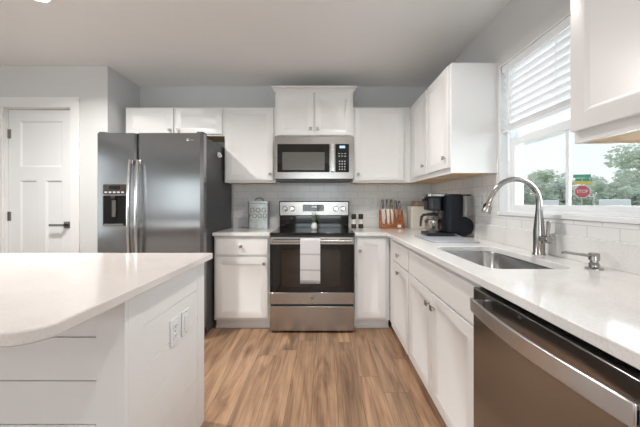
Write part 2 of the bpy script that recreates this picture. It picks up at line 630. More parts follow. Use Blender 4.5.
# pantry wall with a door opening, and the short return beside the fridge
DX0, DX1, DZ = -3.108, -2.465, 2.112
bm = bmesh.new()
bx(bm, FARL, DX0 - 0.02, PANTRY, PANTRY + 0.12, 0, CEIL)
bx(bm, DX1 + 0.02, RET, PANTRY, PANTRY + 0.12, 0, CEIL)
bx(bm, DX0 - 0.02, DX1 + 0.02, PANTRY, PANTRY + 0.12, DZ + 0.02, CEIL)
bx(bm, RET - 0.12, RET, PANTRY + 0.12, BACK + 0.12, 0, CEIL)
wall_left = structure('wall_left', bm, 'wall_paint')
bm = bmesh.new(); bx(bm, DX1 + 0.095, RET, PANTRY - 0.014, PANTRY, 0.0, 0.13)
bx(bm, FARL, DX0 - 0.095, PANTRY - 0.014, PANTRY, 0.0, 0.13)
structure('baseboard_left', bm, 'white_trim')

# far left wall with a wide window, rear wall with two windows (all behind the camera)
bm = bmesh.new()
bx(bm, FARL - 0.12, FARL, REAR, -1.5, 0, CEIL)
bx(bm, FARL - 0.12, FARL, 0.5, PANTRY + 0.12, 0, CEIL)
bx(bm, FARL - 0.12, FARL, -1.5, 0.5, 0, 0.45)
bx(bm, FARL - 0.12, FARL, -1.5, 0.5, 2.25, CEIL)
structure('wall_far', bm, 'wall_paint')
bm = bmesh.new()
bx(bm, FARL - 0.12, -4.80, REAR - 0.12, REAR, 0, CEIL)
bx(bm, -3.30, -1.05, REAR - 0.12, REAR, 0, CEIL)
bx(bm, 0.65, R + WT, REAR - 0.12, REAR, 0, CEIL)
bx(bm, -4.80, -3.30, REAR - 0.12, REAR, 1.95, CEIL)
bx(bm, -4.80, -3.30, REAR - 0.12, REAR, 0, 0.85)
bx(bm, -1.05, 0.65, REAR - 0.12, REAR, 2.25, CEIL)
bx(bm, -1.05, 0.65, REAR - 0.12, REAR, 0, 0.45)
structure('wall_rear', bm, 'wall_paint')


def plain_window(name, p0, p1, z0, z1, along):
    """A white framed window with a centre bar, filling an opening in the walls behind the camera."""
    bm = bmesh.new()
    w = 0.05
    def seg(a0, a1, c0, c1):
        if along == 'X':
            bx(bm, a0, a1, p0[1] - 0.03, p0[1] + 0.03, c0, c1)
        else:
            bx(bm, p0[0] - 0.03, p0[0] + 0.03, a0, a1, c0, c1)
    a, b = (p0[0], p1[0]) if along == 'X' else (p0[1], p1[1])
    seg(a, a + w, z0, z1); seg(b - w, b, z0, z1); seg(a, b, z0, z0 + w); seg(a, b, z1 - w, z1)
    mid = (a + b) / 2
    seg(mid - w * 0.6, mid + w * 0.6, z0, z1)
    f = structure(name, bm, 'vinyl_white')
    bm = bmesh.new()
    if along == 'X':
        bx(bm, a, b, p0[1] - 0.003, p0[1] + 0.003, z0, z1)
    else:
        bx(bm, p0[0] - 0.003, p0[0] + 0.003, a, b, z0, z1)
    structure('glass_pane', bm, 'window_glass', f)


plain_window('window_2', (-1.05, REAR - 0.06), (0.65, REAR - 0.06), 0.45, 2.25, 'X')
plain_window('window_4', (-4.80, REAR - 0.06), (-3.30, REAR - 0.06), 0.85, 1.95, 'X')
plain_window('window_3', (FARL - 0.06, -1.5), (FARL - 0.06, 0.5), 0.45, 2.25, 'Y')

# ---- pantry door
door = bpy.data.objects.new('door_1', None)
door.location = (DX0, PANTRY + 0.035, 0)
COL.objects.link(door)
door['kind'] = 'structure'
DW = DX1 - DX0


def recess_panel(bm, x0, x1, z0, z1, rects, yf, t, bev=0.008, dep=0.010, mi=0):
    """A flat slab x0..x1 by z0..z1 facing -Y with sunken rectangular panels, built as a grid of faces."""
    xs = sorted({x0, x1, *[r[0] for r in rects], *[r[1] for r in rects]})
    zs = sorted({z0, z1, *[r[2] for r in rects], *[r[3] for r in rects]})
    cache = {}
    def V(x, y, z):
        k = (round(x, 5), round(y, 5), round(z, 5))
        if k not in cache:
            cache[k] = bm.verts.new((x, y, z))
        return cache[k]
    def F(*ps):
        f = bm.faces.new([V(*p) for p in ps]); f.material_index = mi
    for i in range(len(xs) - 1):
        for j in range(len(zs) - 1):
            cx, cz = (xs[i] + xs[i + 1]) / 2, (zs[j] + zs[j + 1]) / 2
            if any(r[0] < cx < r[1] and r[2] < cz < r[3] for r in rects):
                continue
            F((xs[i], yf, zs[j]), (xs[i + 1], yf, zs[j]), (xs[i + 1], yf, zs[j + 1]), (xs[i], yf, zs[j + 1]))
    for a, b, c, d in rects:
        gx = [x for x in xs if a <= x <= b]
        gz = [z for z in zs if c <= z <= d]
        A = [(a, yf, c), (b, yf, c), (b, yf, d), (a, yf, d)]
        B = [(a + bev, yf + dep, c + bev), (b - bev, yf + dep, c + bev), (b - bev, yf + dep, d - bev), (a + bev, yf + dep, d - bev)]
        # edge chains keep every grid vertex so the mesh stays closed
        chains = [[(x, yf, c) for x in gx], [(b, yf, z) for z in gz], [(x, yf, d) for x in reversed(gx)], [(a, yf, z) for z in reversed(gz)]]
        for k in range(4):
            F(*chains[k], B[(k + 1) % 4], B[k])
        F(*B)
    yb = yf + t
    ring = [[(x, z0) for x in xs], [(x1, z) for z in zs], [(x, z1) for x in reversed(xs)], [(x0, z) for z in reversed(zs)]]
    cs = [(x0, z0), (x1, z0), (x1, z1), (x0, z1)]
    for k in range(4):
        ch = ring[k]
        F(*[(x, yf, z) for x, z in ch], (cs[(k + 1) % 4][0], yb, cs[(k + 1) % 4][1]), (cs[k][0], yb, cs[k][1]))
    F(*[(x, yb, z) for x, z in cs])


bm = bmesh.new()
recess_panel(bm, 0.003, DW - 0.003, 0.01, DZ - 0.003,
             [(0.115, DW - 0.115, 1.545, DZ - 0.115), (0.115, DW / 2 - 0.045, 0.25, 1.41), (DW / 2 + 0.045, DW - 0.115, 0.25, 1.41)],
             0.0, 0.04, 0.014, 0.013)
slab = obj('door_slab', bm, 'door_white', door)
bm = bmesh.new()
lathe(bm, [(0.033, 0), (0.033, -0.012), (0.022, -0.014), (0.012, -0.014), (0.012, -0.05), (0.0005, -0.05)], (DW - 0.06, 0.0, 0.975), 20, 'Y')
bx(bm, DW - 0.092, DW - 0.028, -0.008, 0.0, 0.943, 1.007)
bx(bm, DW - 0.19, DW - 0.045, -0.062, -0.046, 0.964, 0.986)
obj('lever_handle', bm, 'bronze_nickel', door, 0.002)
for z in (1.87, 1.06, 0.28):
    bm = bmesh.new()
    tube(bm, [(-0.003, -0.006, z - 0.045), (-0.003, -0.006, z + 0.045)], 0.006, 10)
    bx(bm, -0.022, 0.028, -0.003, 0.002, z - 0.045, z + 0.045)
    obj('hinge', bm, 'dark_nickel', door)
bm = bmesh.new()      # small door stop on the upper hinge
tube(bm, [(-0.003, -0.01, 1.905), (-0.045, -0.05, 1.905)], 0.005, 8)
lathe(bm, [(0.010, 0), (0.010, 0.012)], (-0.048, -0.056, 1.899), 10)
obj('hinge_stop', bm, 'dark_nickel', door)
bm = bmesh.new()
yc = -0.035 - 0.016
for a, b in ((-0.012, 0.0), (DW, DW + 0.012)):
    bx(bm, a, b, -0.035, 0.05, 0, DZ)
bx(bm, -0.012, DW + 0.012, -0.035, 0.05, DZ, DZ + 0.012)
obj('door_jamb', bm, 'white_trim', door)
bm = bmesh.new()
bx(bm, DW + 0.006, DW + 0.093, yc, -0.0352, 0, DZ + 0.006)
bx(bm, -0.093, -0.006, yc, -0.0352, 0, DZ + 0.006)
bx(bm, -0.093, DW + 0.093, yc - 0.003, -0.0352, DZ + 0.006, DZ + 0.104)
obj('door_casing', bm, 'white_trim', door, 0.002)

# ---- kitchen window over the sink
win = bpy.data.objects.new('window_1', None)
win.location = (R, 0, 0)
COL.objects.link(win)
win['kind'] = 'structure'
GX = 0.075      # glass plane behind the wall face
bm = bmesh.new()      # painted returns of the opening and sill board
bx(bm, -0.004, WT - 0.001, WY1 - 0.010, WY1, WZ0 + 0.012, WZ1 - 0.010)
bx(bm, -0.004, WT - 0.001, WY0, WY0 + 0.010, WZ0 + 0.012, WZ1 - 0.010)
bx(bm, -0.004, WT - 0.001, WY0, WY1, WZ1 - 0.010, WZ1)
bx(bm, -0.014, WT - 0.001, WY0 - 0.012, WY1 + 0.010, WZ0 - 0.010, WZ0 + 0.012)
obj('window_jamb', bm, 'vinyl_white', win, 0.002)
bm = bmesh.new()
y0, y1, z0, z1 = WY0 + 0.010, WY1 - 0.010, WZ0 + 0.012, WZ1 - 0.010
w = 0.035
bx(bm, GX - 0.03, GX + 0.05, y0, y0 + w, z0, z1)
bx(bm, GX - 0.03, GX + 0.05, y1 - w, y1, z0, z1)
bx(bm, GX - 0.03, GX + 0.05, y0 + w, y1 - w, z0, z0 + 0.02)
bx(bm, GX - 0.03, GX + 0.05, y0 + w, y1 - w, z1 - w, z1)
obj('window_frame', bm, 'vinyl_white', win, 0.002)
MZ = 1.575      # underside of the meeting rail


def sash(za, zb, gx, stile, bot, top):
    bm = bmesh.new()
    a, b = y0 + w, y1 - w
    bx(bm, gx - 0.016, gx + 0.016, a, a + stile, za, zb)
    bx(bm, gx - 0.016, gx + 0.016, b - stile, b, za, zb)
    bx(bm, gx - 0.016, gx + 0.016, a + stile, b - stile, za, za + bot)
    bx(bm, gx - 0.016, gx + 0.016, a + stile, b - stile, zb - top, zb)
    mid = 1.563
    bx(bm, gx - 0.008, gx + 0.008, mid - 0.010, mid + 0.010, za + bot, zb - top)
    s = obj('window_sash', bm, 'vinyl_white', win, 0.002)
    bm = bmesh.new()
    bx(bm, gx - 0.0015, gx + 0.0015, a + stile * 0.6, b - stile * 0.6, za + bot * 0.6, zb - top * 0.6)
    obj('glass_pane', bm, 'window_glass', s)


sash(z0 + 0.02, MZ + 0.05, GX - 0.010, 0.040, 0.028, 0.05)
sash(MZ - 0.0, z1 - w, GX + 0.026, 0.035, 0.045, 0.035)

# ---- ground, road and kerb outside
bm = bmesh.new(); bx(bm, R + WT + 0.01, 120, -60, 140, -0.5, -0.35); structure('ground_outside', bm, 'grass_green')
bm = bmesh.new()
for k in range(1):
    v = [bm.verts.new(p) for p in ((24, -60, -0.345), (31, -60, -0.345), (31, 140, -0.345), (24, 140, -0.345))]
    bm.faces.new(v)
structure('road_outside', bm, 'asphalt')

# ================================================================== CABINETS
KNOB = 0.027


def knob_bm(x, y, z):
    bm = bmesh.new()
    lathe(bm, [(0.008, 0), (0.006, -0.004), (0.006, -0.014)], (x, y, z), 12, 'Y')
    bx(bm, x - KNOB / 2, x + KNOB / 2, y - 0.024, y - 0.013, z - KNOB / 2, z + KNOB / 2)
    return bm


def cab_door(root, x0, x1, z0, z1, yf, knob=None, name='door', fw=0.058, label=None):
    bm = bmesh.new()
    recess_panel(bm, x0, x1, z0, z1, [(x0 + fw, x1 - fw, z0 + fw, z1 - fw)], yf, 0.019, 0.012, 0.008)
    d = obj(name, bm, 'cabinet_white', root, 0.0015)
    if knob:
        obj('knob', knob_bm(knob[0], yf, knob[1]), 'brushed_nickel', d, 0.002)
    return d


def slab_front(root, x0, x1, z0, z1, yf, knob=None, name='drawer'):
    bm = bmesh.new()
    recess_panel(bm, x0, x1, z0, z1, [], yf, 0.019)
    d = obj(name, bm, 'cabinet_white', root, 0.004)
    if knob:
        obj('knob', knob_bm(knob[0], yf, knob[1]), 'brushed_nickel', d, 0.002)
    return d


def base_body(root, w, dep, hollow=False, h=0.882):
    bm = bmesh.new()
    if hollow:          # open top for the basin
        bx(bm, 0, w, 0.020, dep, 0.092, 0.670)
        bx(bm, 0, w, 0.020, 0.040, 0.670, h)
        bx(bm, 0, 0.016, 0.040, dep, 0.670, h)
        bx(bm, w - 0.016, w, 0.040, dep, 0.670, h)
    else:
        bx(bm, 0, w, 0.020, dep, 0.092, h)
    obj('cabinet_body', bm, 'cabinet_white', root)
    bm = bmesh.new()
    bx(bm, 0.0, w, 0.075, dep, 0.0, 0.0915)
    bx(bm, 0.0, w, 0.063, 0.0748, 0.0, 0.022)
    obj('toe_kick', bm, 'cabinet_white', root)


def upper_body(root, w, dep, h, name='cabinet_body'):
    bm = bmesh.new()
    bx(bm, 0, w, 0.019, dep, 0.012, h)
    # skirt that hangs below the recessed bottom
    bx(bm, 0, w, 0.019, 0.037, 0, 0.012)
    bx(bm, 0, 0.014, 0.037, dep, 0, 0.012)
    bx(bm, w - 0.014, w, 0.037, dep, 0, 0.012)
    obj(name, bm, 'cabinet_white', root)
    box_obj('bottom_panel', (0.0145, w - 0.0145, 0.0375, dep - 0.001, 0.004, 0.0118), 'raw_wood', root)['label'] = 'bare wood bottom panel'


UZ0, UZ1 = 1.402, 2.180
UF = 3.05                      # front plane of the doors of the back wall uppers
UD = BACK - UF - 0.0005

# over-fridge cabinet
c = thing('wall_cabinet', 'short white two-door wall cabinet above the stainless refrigerator', 'cabinet', (-2.055, UF, 1.885), 0)
W = 2.055 - 1.030
upper_body(c, W, UD, UZ1 - 1.885)
H = UZ1 - 1.885
cab_door(c, 0.022, 0.022 + 0.478, 0.016, H - 0.016, 0.0, (0.022 + 0.478 - 0.032, 0.055))
cab_door(c, W - 0.022 - 0.478, W - 0.022, 0.016, H - 0.016, 0.0, (W - 0.022 - 0.478 + 0.032, 0.055))

# upper left of the microwave
W = 1.0285 - 0.5005
H = UZ1 - UZ0
c = thing('wall_cabinet', 'tall white single-door wall cabinet between refrigerator and microwave', 'cabinet', (-1.0285, UF, UZ0), 0)
upper_body(c, W, UD, H)
cab_door(c, 0.020, W - 0.022, 0.022, H - 0.014, 0.0, (W - 0.052, 0.085))

# centre cabinet with crown, higher and proud of its neighbours
CX0, CX1, CZ0, CZ1 = -0.4995, 0.2985, 1.862, 2.318
c = thing('wall_cabinet', 'raised white two-door wall cabinet with crown moulding above the microwave', 'cabinet', (CX0, UF - 0.035, CZ0), 0)
W = CX1 - CX0
H = CZ1 - CZ0
D = BACK - (UF - 0.035) - 0.0005
upper_body(c, W, D, H)
cab_door(c, 0.020, W / 2 - 0.008, 0.018, H - 0.006, 0.0, (W / 2 - 0.036, 0.082))
cab_door(c, W / 2 + 0.008, W - 0.020, 0.018, H - 0.006, 0.0, (W / 2 + 0.036, 0.082))
bm = bmesh.new()
prof = [(0.000, 0.0), (0.000, 0.012), (0.010, 0.022), (0.022, 0.040), (0.036, 0.046), (0.036, 0.060)]   # (out, up)
rings = []
for o_, u_ in prof:
    rings.append([bm.verts.new(p) for p in ((-o_, D, H + u_ - 0.004), (-o_, 0.010 - o_, H + u_ - 0.004), (W + o_, 0.010 - o_, H + u_ - 0.004), (W + o_, D, H + u_ - 0.004))])
for r0, r1 in zip(rings, rings[1:]):
    for k in range(4):
        bm.faces.new((r0[k], r0[(k + 1) % 4], r1[(k + 1) % 4], r1[k]))
bm.faces.new(rings[0]); bm.faces.new(rings[-1])
obj('crown_moulding', bm, 'cabinet_white', c)

# upper right of the microwave up to the corner
W = 0.897 - 0.2995
H = UZ1 - UZ0
c = thing('wall_cabinet', 'white single-door wall cabinet right of the microwave, running into the corner', 'cabinet', (0.2995, UF, UZ0), 0)
upper_body(c, W, UD, H)
cab_door(c, 0.020, 0.525, 0.022, H - 0.014, 0.0, (0.052, 0.085))

# right wall uppers: local x runs towards the viewer, front faces -X
UXR = 0.880
UDR = R - UXR - 0.0005


def right_upper(label, ya, yb, doors):
    c = thing('wall_cabinet', label, 'cabinet', (UXR, ya, UZ0), -PI / 2)
    w_ = ya - yb
    upper_body(c, w_, UDR, H)
    for a, b, k in doors:
        cab_door(c, a, b, 0.040, H - 0.014, 0.0, k)
    return c


right_upper('white blind-corner wall cabinet on the window wall, deepest in the corner', BACK - 0.007, 2.5305,
            [(0.435, 0.832, (0.770, 0.115))])
right_upper('white single-door wall cabinet ending beside the kitchen window, over the coffee maker', 2.5295, 2.090,
            [(0.010, 0.424, (0.375, 0.115))])
right_upper('large white wall cabinet in the upper right foreground, right of the window blind', 1.062, 0.215,
            [(0.004, 0.418, None), (0.425, 0.841, None)])

# ---- base cabinets on the back wall
BF = 2.760                     # front plane of doors on the back wall
BD = BACK - BF - 0.0005
BX0, BX1 = -1.030, -0.506
c = thing('base_cabinet', 'white base cabinet with one drawer and one door left of the range', 'cabinet', (BX0, BF, 0), 0)
W = BX1 - BX0
base_body(c, W, BD)
slab_front(c, 0.018, W - 0.018, 0.705, 0.862, 0.0, (W / 2 - 0.005, 0.785))
cab_door(c, 0.018, W - 0.018, 0.118, 0.680, 0.0, (W - 0.052, 0.625))

CFX = 0.5965                   # door plane of the right hand run
c = thing('base_cabinet', 'white base cabinet with one tall door between range and corner', 'cabinet', (0.288, BF, 0), 0)
W = CFX + 0.020 - 0.288
base_body(c, W, BD)
cab_door(c, 0.020, 0.288, 0.118, 0.862, 0.0, (0.047, 0.745))


def right_base(label, ya, yb, hollow=False):
    c = thing('base_cabinet', label, 'cabinet', (CFX, ya, 0), -PI / 2)
    base_body(c, ya - yb, R - CFX - 0.0005, hollow)
    return c, ya - yb


ya = 2.757
c, W = right_base('narrow white base cabinet with small drawer over a door, on the window side', ya, 2.0965)
slab_front(c, ya - 2.615, W - 0.010, 0.700, 0.858, 0.0, (ya - 2.36, 0.772))
cab_door(c, ya - 2.615, W - 0.010, 0.105, 0.690, 0.0, (ya - 2.36, 0.632))
ya = 2.0955
c, W = right_base('wide white two-door sink base cabinet with a false drawer front, beside the dishwasher', ya, 1.1665, True)
slab_front(c, 0.010, W - 0.010, 0.700, 0.858, 0.0, None, 'false_front')
mid = ya - 1.640
cab_door(c, 0.010, mid - 0.003, 0.105, 0.690, 0.0, (mid - 0.040, 0.622))
cab_door(c, mid + 0.003, W - 0.010, 0.105, 0.690, 0.0, (mid + 0.040, 0.622))
ya = 0.4585
c, W = right_base('white base cabinet under the near end of the long worktop, past the dishwasher', ya, -0.30)
slab_front(c, 0.010, W - 0.010, 0.700, 0.858, 0.0, (W / 2, 0.772))
cab_door(c, 0.010, W / 2 - 0.003, 0.105, 0.690, 0.0, (W / 2 - 0.04, 0.63))
cab_door(c, W / 2 + 0.003, W - 0.010, 0.105, 0.690, 0.0, (W / 2 + 0.04, 0.63))

# ---- worktops
TZ0, TZ1 = 0.8835, 0.915
CEY = 2.740
CEX = 0.5765
c = thing('countertop', 'short white quartz countertop between refrigerator and range', 'countertop', (0, 0, 0))
bm = bmesh.new(); bx(bm, -1.034, -0.503, CEY, BACK - 0.007, TZ0, TZ1); obj('slab', bm, 'quartz_white', c, 0.003)
bm = bmesh.new(); bx(bm, -1.034, -0.503, BACK - 0.026, BACK - 0.007, TZ1 + 0.0002, 1.030); obj('upstand', bm, 'quartz_white', c, 0.002)

SX0, SX1, SY0, SY1 = 0.690, 1.062, 1.235, 1.880      # sink cut-out
c = thing('countertop', 'long white quartz countertop with the sink, running along the window wall', 'countertop', (0, 0, 0))
bm = bmesh.new()
ri = 0.02
outer = [(0.285, CEY), (CEX, CEY), (CEX, -0.30), (R - 0.007, -0.30), (R - 0.007, BACK - 0.007), (0.285, BACK - 0.007)]
slab_with_hole(bm, outer, rrect(SX0, SX1, SY0, SY1, 0.07), TZ0, TZ1)
obj('slab', bm, 'quartz_white', c, 0.003)
bm = bmesh.new()
bx(bm, 0.285, R - 0.007, BACK - 0.026, BACK - 0.007, TZ1 + 0.0002, 1.030)
bx(bm, R - 0.026, R - 0.007, -0.30, BACK - 0.0262, TZ1 + 0.0002, 1.030)
obj('upstand', bm, 'quartz_white', c, 0.002)

# ---- undermount sink
s = thing('sink', 'stainless undermount sink set into the long white countertop', 'sink', (0, 0, 0))
bm = bmesh.new()
gap = 0.004
lv = [(rrect(SX0 - 0.028, SX1 + 0.028, SY0 - 0.028, SY1 + 0.028, 0.09), TZ0 - 0.0012),
      (rrect(SX0 - gap, SX1 + gap, SY0 - gap, SY1 + gap, 0.074), TZ0 - 0.0012),
      (rrect(SX0, SX1, SY0, SY1, 0.07), TZ0 - 0.010),
      (rrect(SX0 + 0.008, SX1 - 0.008, SY0 + 0.008, SY1 - 0.008, 0.065), 0.715),
      (rrect(SX0 + 0.035, SX1 - 0.035, SY0 + 0.035, SY1 - 0.035, 0.05), 0.690)]
rings = [[bm.verts.new((x, y, z)) for x, y in lo] for lo, z in lv]
n = len(rings[0])
for r0, r1 in zip(rings, rings[1:]):
    for k in range(n):
        bm.faces.new((r0[k], r0[(k + 1) % n], r1[(k + 1) % n], r1[k]))
bm.faces.new(rings[-1])
o = obj('basin', bm, 'sink_steel', s, angle=60)
sd = o.modifiers.new('wall', 'SOLIDIFY'); sd.thickness = 0.0012; sd.offset = -1
bm = bmesh.new()
lathe(bm, [(0.045, 0.6905), (0.045, 0.694), (0.036, 0.6945), (0.030, 0.6915), (0.001, 0.6915)], ((SX0 + SX1) / 2 + 0.05, (SY0 + SY1) / 2, 0), 24)
obj('drain', bm, 'polished_steel', s)

# ---- faucet
FX, FY = 1.142, 1.572
f = thing('faucet', 'tall brushed steel gooseneck pull-down faucet behind the sink', 'faucet', (FX, FY, TZ1 + 0.0004))
bm = bmesh.new()
lathe(bm, [(0.030, 0), (0.030, 0.006), (0.0265, 0.010), (0.0265, 0.125), (0.024, 0.150), (0.016, 0.235), (0.0145, 0.250), (0.0145, 0.262)], (0, 0, 0), 28)
obj('faucet_body', bm, 'brushed_steel', f, angle=50)
bm = bmesh.new()
pts = [(0, 0, 0.255)]
rad = 0.126
for k in range(0, 19):
    t = PI * k / 18 * 0.90
    pts.append((-rad + rad * math.cos(t), 0, 0.275 + rad * math.sin(t)))
tube(bm, pts, 0.0138, 18)
obj('gooseneck', bm, 'brushed_steel', f)
bm = bmesh.new()
e = Vector(pts[-1]); d = (Vector(pts[-1]) - Vector(pts[-2])).normalized()
tube(bm, [e - d * 0.004, e + d * 0.004, e + d * 0.010, e + d * 0.055, e + d * 0.095, e + d * 0.100], [0.0150, 0.0150, 0.0155, 0.0185, 0.0235, 0.0215], 20)
hd = obj('spray_head', bm, 'brushed_steel', f)
bm = bmesh.new()
q = e + d * 0.062 + Vector((-0.020, 0, 0.004))
tube(bm, [q - d * 0.012 + Vector((0.004, 0, 0)), q, q + d * 0.014 + Vector((0.002, 0, 0))], [0.006, 0.0075, 0.006], 10)
obj('spray_button', bm, 'black_plastic', hd)
bm = bmesh.new()
tube(bm, [(0, -0.020, 0.088), (0, -0.040, 0.088), (0, -0.070, 0.088), (0, -0.074, 0.088)], [0.0175, 0.0195, 0.0195, 0.016], 20)
tube(bm, [(0, -0.058, 0.100), (0.002, -0.060, 0.125), (0.004, -0.062, 0.178), (0.004, -0.062, 0.182)], [0.0075, 0.0075, 0.0095, 0.006], 12)
obj('lever_handle', bm, 'brushed_steel', f)

# ---- soap dispenser
f = thing('soap_dispenser', 'small steel soap dispenser with long spout, right of the faucet', 'soap dispenser', (1.128, 1.236, TZ1 + 0.0004))
bm = bmesh.new()
lathe(bm, [(0.031, 0), (0.031, 0.004), (0.024, 0.007), (0.018, 0.009), (0.018, 0.022), (0.014, 0.026), (0.014, 0.034), (0.0185, 0.036), (0.0185, 0.062), (0.016, 0.066), (0.0005, 0.066)], (0, 0, 0), 24)
obj('pump_body', bm, 'brushed_steel', f, angle=50)
bm = bmesh.new()
tube(bm, [(-0.010, 0.002, 0.054), (-0.060, 0.010, 0.060), (-0.108, 0.017, 0.066), (-0.120, 0.019, 0.064)], [0.0065, 0.0062, 0.0056, 0.0045], 12)
obj('spout', bm, 'brushed_steel', f)

# ================================================================== DISHWASHER
DY0, DY1 = 1.1645, 0.4605
d = thing('dishwasher', 'stainless steel dishwasher with bowed bar handle under the long countertop', 'dishwasher', (CFX - 0.012, DY0, 0), -PI / 2)
W = DY0 - DY1
box_obj('cabinet_body', (0.004, W - 0.004, 0.035, 0.60, 0.10, 0.868), 'gasket', d)
box_obj('toe_panel', (0.004, W - 0.004, 0.075, 0.30, 0.0, 0.099), 'black_plastic', d)
bm = bmesh.new(); bx(bm, 0.004, W - 0.004, 0.0, 0.034, 0.105, 0.862)
dp = obj('door', bm, 'dishwasher_steel', d, 0.004)
bm = bmesh.new()
for k in range(3):
    bx(bm, 0.020, 0.088, -0.0012, 0.0005, 0.848 - k * 0.007, 0.851 - k * 0.007)
obj('vent', bm, 'gasket', dp)
bm = bmesh.new()
lathe(bm, [(0.006, 0.0), (0.006, -0.0015), (0.0005, -0.0015)], (W * 0.40, 0.0, 0.850), 16, 'Y')
for v in bm.verts:
    v.co.x = W * 0.40 + (v.co.x - W * 0.40) * 1.5
obj('badge', bm, 'slot_dark', dp)
bm = bmesh.new()
HW0, HW1, hz = 0.064, W - 0.056, 0.815
n = 20
outl = []
for k in range(n + 1):
    u = k / n
    outl.append((HW0 + (HW1 - HW0) * u, -0.042 - 0.024 * math.sin(PI * u)))
inn = [(x, y + 0.011) for x, y in reversed(outl)]
prism(bm, outl + inn, hz - 0.024, hz + 0.024, 'XY')
bx(bm, HW0, HW0 + 0.014, -0.042, 0.0004, hz - 0.017, hz + 0.017)
bx(bm, HW1 - 0.014, HW1, -0.042, 0.0004, hz - 0.017, hz + 0.017)
obj('bar_handle', bm, 'satin_steel', dp, 0.003)

# ================================================================== RANGE
RX0, RX1 = -0.4995, 0.2795
RF = 2.700
r = thing('range_stove', 'freestanding stainless electric range with black glass cooktop and a towel on its door', 'range', (RX0, RF, 0), 0)
W = RX1 - RX0
box_obj('range_body', (0.004, W - 0.004, 0.045, 0.665, 0.02, 0.893), 'dark_cabinet_side', r)
bm = bmesh.new()
prism(bm, rrect(0.0, W, 0.012, 0.655, 0.02, 4), 0.894, 0.918, 'XY')
ct = obj('cooktop', bm, 'black_glass', r, 0.004)
for cx, cy, rr in ((0.19, 0.19, 0.105), (0.58, 0.19, 0.085), (0.19, 0.47, 0.075), (0.58, 0.47, 0.105)):
    for r_ in (rr, rr * 0.62):
        bm = bmesh.new()
        k_ = 40
        a = [bm.verts.new((cx + r_ * math.cos(2 * PI * i / k_), cy + r_ * math.sin(2 * PI * i / k_), 0.9183)) for i in range(k_)]
        b = [bm.verts.new((cx + (r_ - 0.003) * math.cos(2 * PI * i / k_), cy + (r_ - 0.003) * math.sin(2 * PI * i / k_), 0.9183)) for i in range(k_)]
        for i in range(k_):
            bm.faces.new((a[i], a[(i + 1) % k_], b[(i + 1) % k_], b[i]))
        obj('burner_ring', bm, 'ring_print', ct)
# backguard: black lower panel, stainless control panel in a black surround
BGY = 0.600
bm = bmesh.new(); bx(bm, 0.006, W - 0.006, BGY, 0.664, 0.9185, 1.058); obj('backguard', bm, 'black_glass', r, 0.003)
bm = bmesh.new(); prism(bm, rrect(0.0, W, 1.045, 1.212, 0.012, 4), BGY - 0.012, 0.664, 'XZ'); obj('panel_surround', bm, 'black_plastic', r, 0.002)
bm = bmesh.new(); prism(bm, rrect(0.010, W - 0.010, 1.054, 1.202, 0.010, 4), BGY - 0.020, BGY - 0.0125, 'XZ')
cp = obj('control_panel', bm, 'range_steel', r, 0.002)
PY = BGY - 0.0205
bm = bmesh.new(); prism(bm, rrect(W / 2 - 0.125, W / 2 + 0.110, 1.098, 1.172, 0.010, 4), PY - 0.004, PY, 'XZ')
dsp = obj('display', bm, 'black_glass', cp)
text_mesh('clock_digits', '12:45', 0.026, 'display_white', dsp, (W / 2, PY - 0.0052, 1.147), (PI / 2, 0, 0), 0.0004)
for k in range(7):
    for j in range(2):
        if 2 <= k <= 4 and j == 1:
            continue
        bm = bmesh.new(); bx(bm, W / 2 - 0.112 + k * 0.032, W / 2 - 0.096 + k * 0.032, PY - 0.0048, PY - 0.0042, 1.110 + j * 0.034, 1.117 + j * 0.034)
        obj('touch_key', bm, 'grey_print', dsp)
for kx in (0.070, 0.148, W - 0.148, W - 0.070):
    bm = bmesh.new()
    lathe(bm, [(0.031, 0.0), (0.031, -0.006), (0.025, -0.008), (0.023, -0.028), (0.020, -0.031), (0.0005, -0.031)], (kx, PY + 0.0005, 1.128), 24, 'Y')
    bx(bm, kx - 0.004, kx + 0.004, PY - 0.036, PY - 0.028, 1.107, 1.149)
    obj('knob', bm, 'polished_steel', cp, 0.001)
# oven door
bm = bmesh.new(); bx(bm, 0.004, W - 0.004, 0.004, 0.0445, 0.268, 0.878)
od = obj('oven_door', bm, 'black_glass', r, 0.004)
box_obj('upper_trim', (0.0035, W - 0.0035, 0.0, 0.036, 0.812, 0.8785), 'range_steel', od, 0.003)
box_obj('lower_trim', (0.0035, W - 0.0035, 0.0, 0.036, 0.266, 0.372), 'range_steel', od, 0.003)
bm = bmesh.new()
prism(bm, rrect(0.115, W - 0.130, 0.425, 0.765, 0.02, 5), 0.0008, 0.0055, 'XZ')
obj('oven_window', bm, 'oven_window', od)
bm = bmesh.new()
for z in (0.515, 0.615):
    bx(bm, 0.13, W - 0.145, 0.0002, 0.0009, z, z + 0.004)
obj('rack_line', bm, 'panel_bronze', od)
bm = bmesh.new()
tube(bm, [(0.030, -0.044, 0.848), (W - 0.030, -0.044, 0.848)], 0.0125, 16)
for x in (0.045, W - 0.045):
    tube(bm, [(x, -0.046, 0.848), (x, 0.001, 0.848)], 0.011, 12)
obj('handle', bm, 'range_steel', od)
bm = bmesh.new()
lathe(bm, [(0.014, 0.0), (0.014, -0.002), (0.011, -0.0026), (0.0005, -0.0026)], (W / 2, 0.0, 0.322), 20, 'Y')
obj('badge', bm, 'dark_nickel', od)
bm = bmesh.new(); bx(bm, 0.004, W - 0.004, 0.004, 0.0445, 0.022, 0.248)
prism(bm, [(0.002, 0.248), (W - 0.002, 0.248), (W - 0.08, 0.234), (0.08, 0.234)], -0.010, 0.004, 'XZ')
obj('storage_drawer', bm, 'range_steel', r, 0.003)
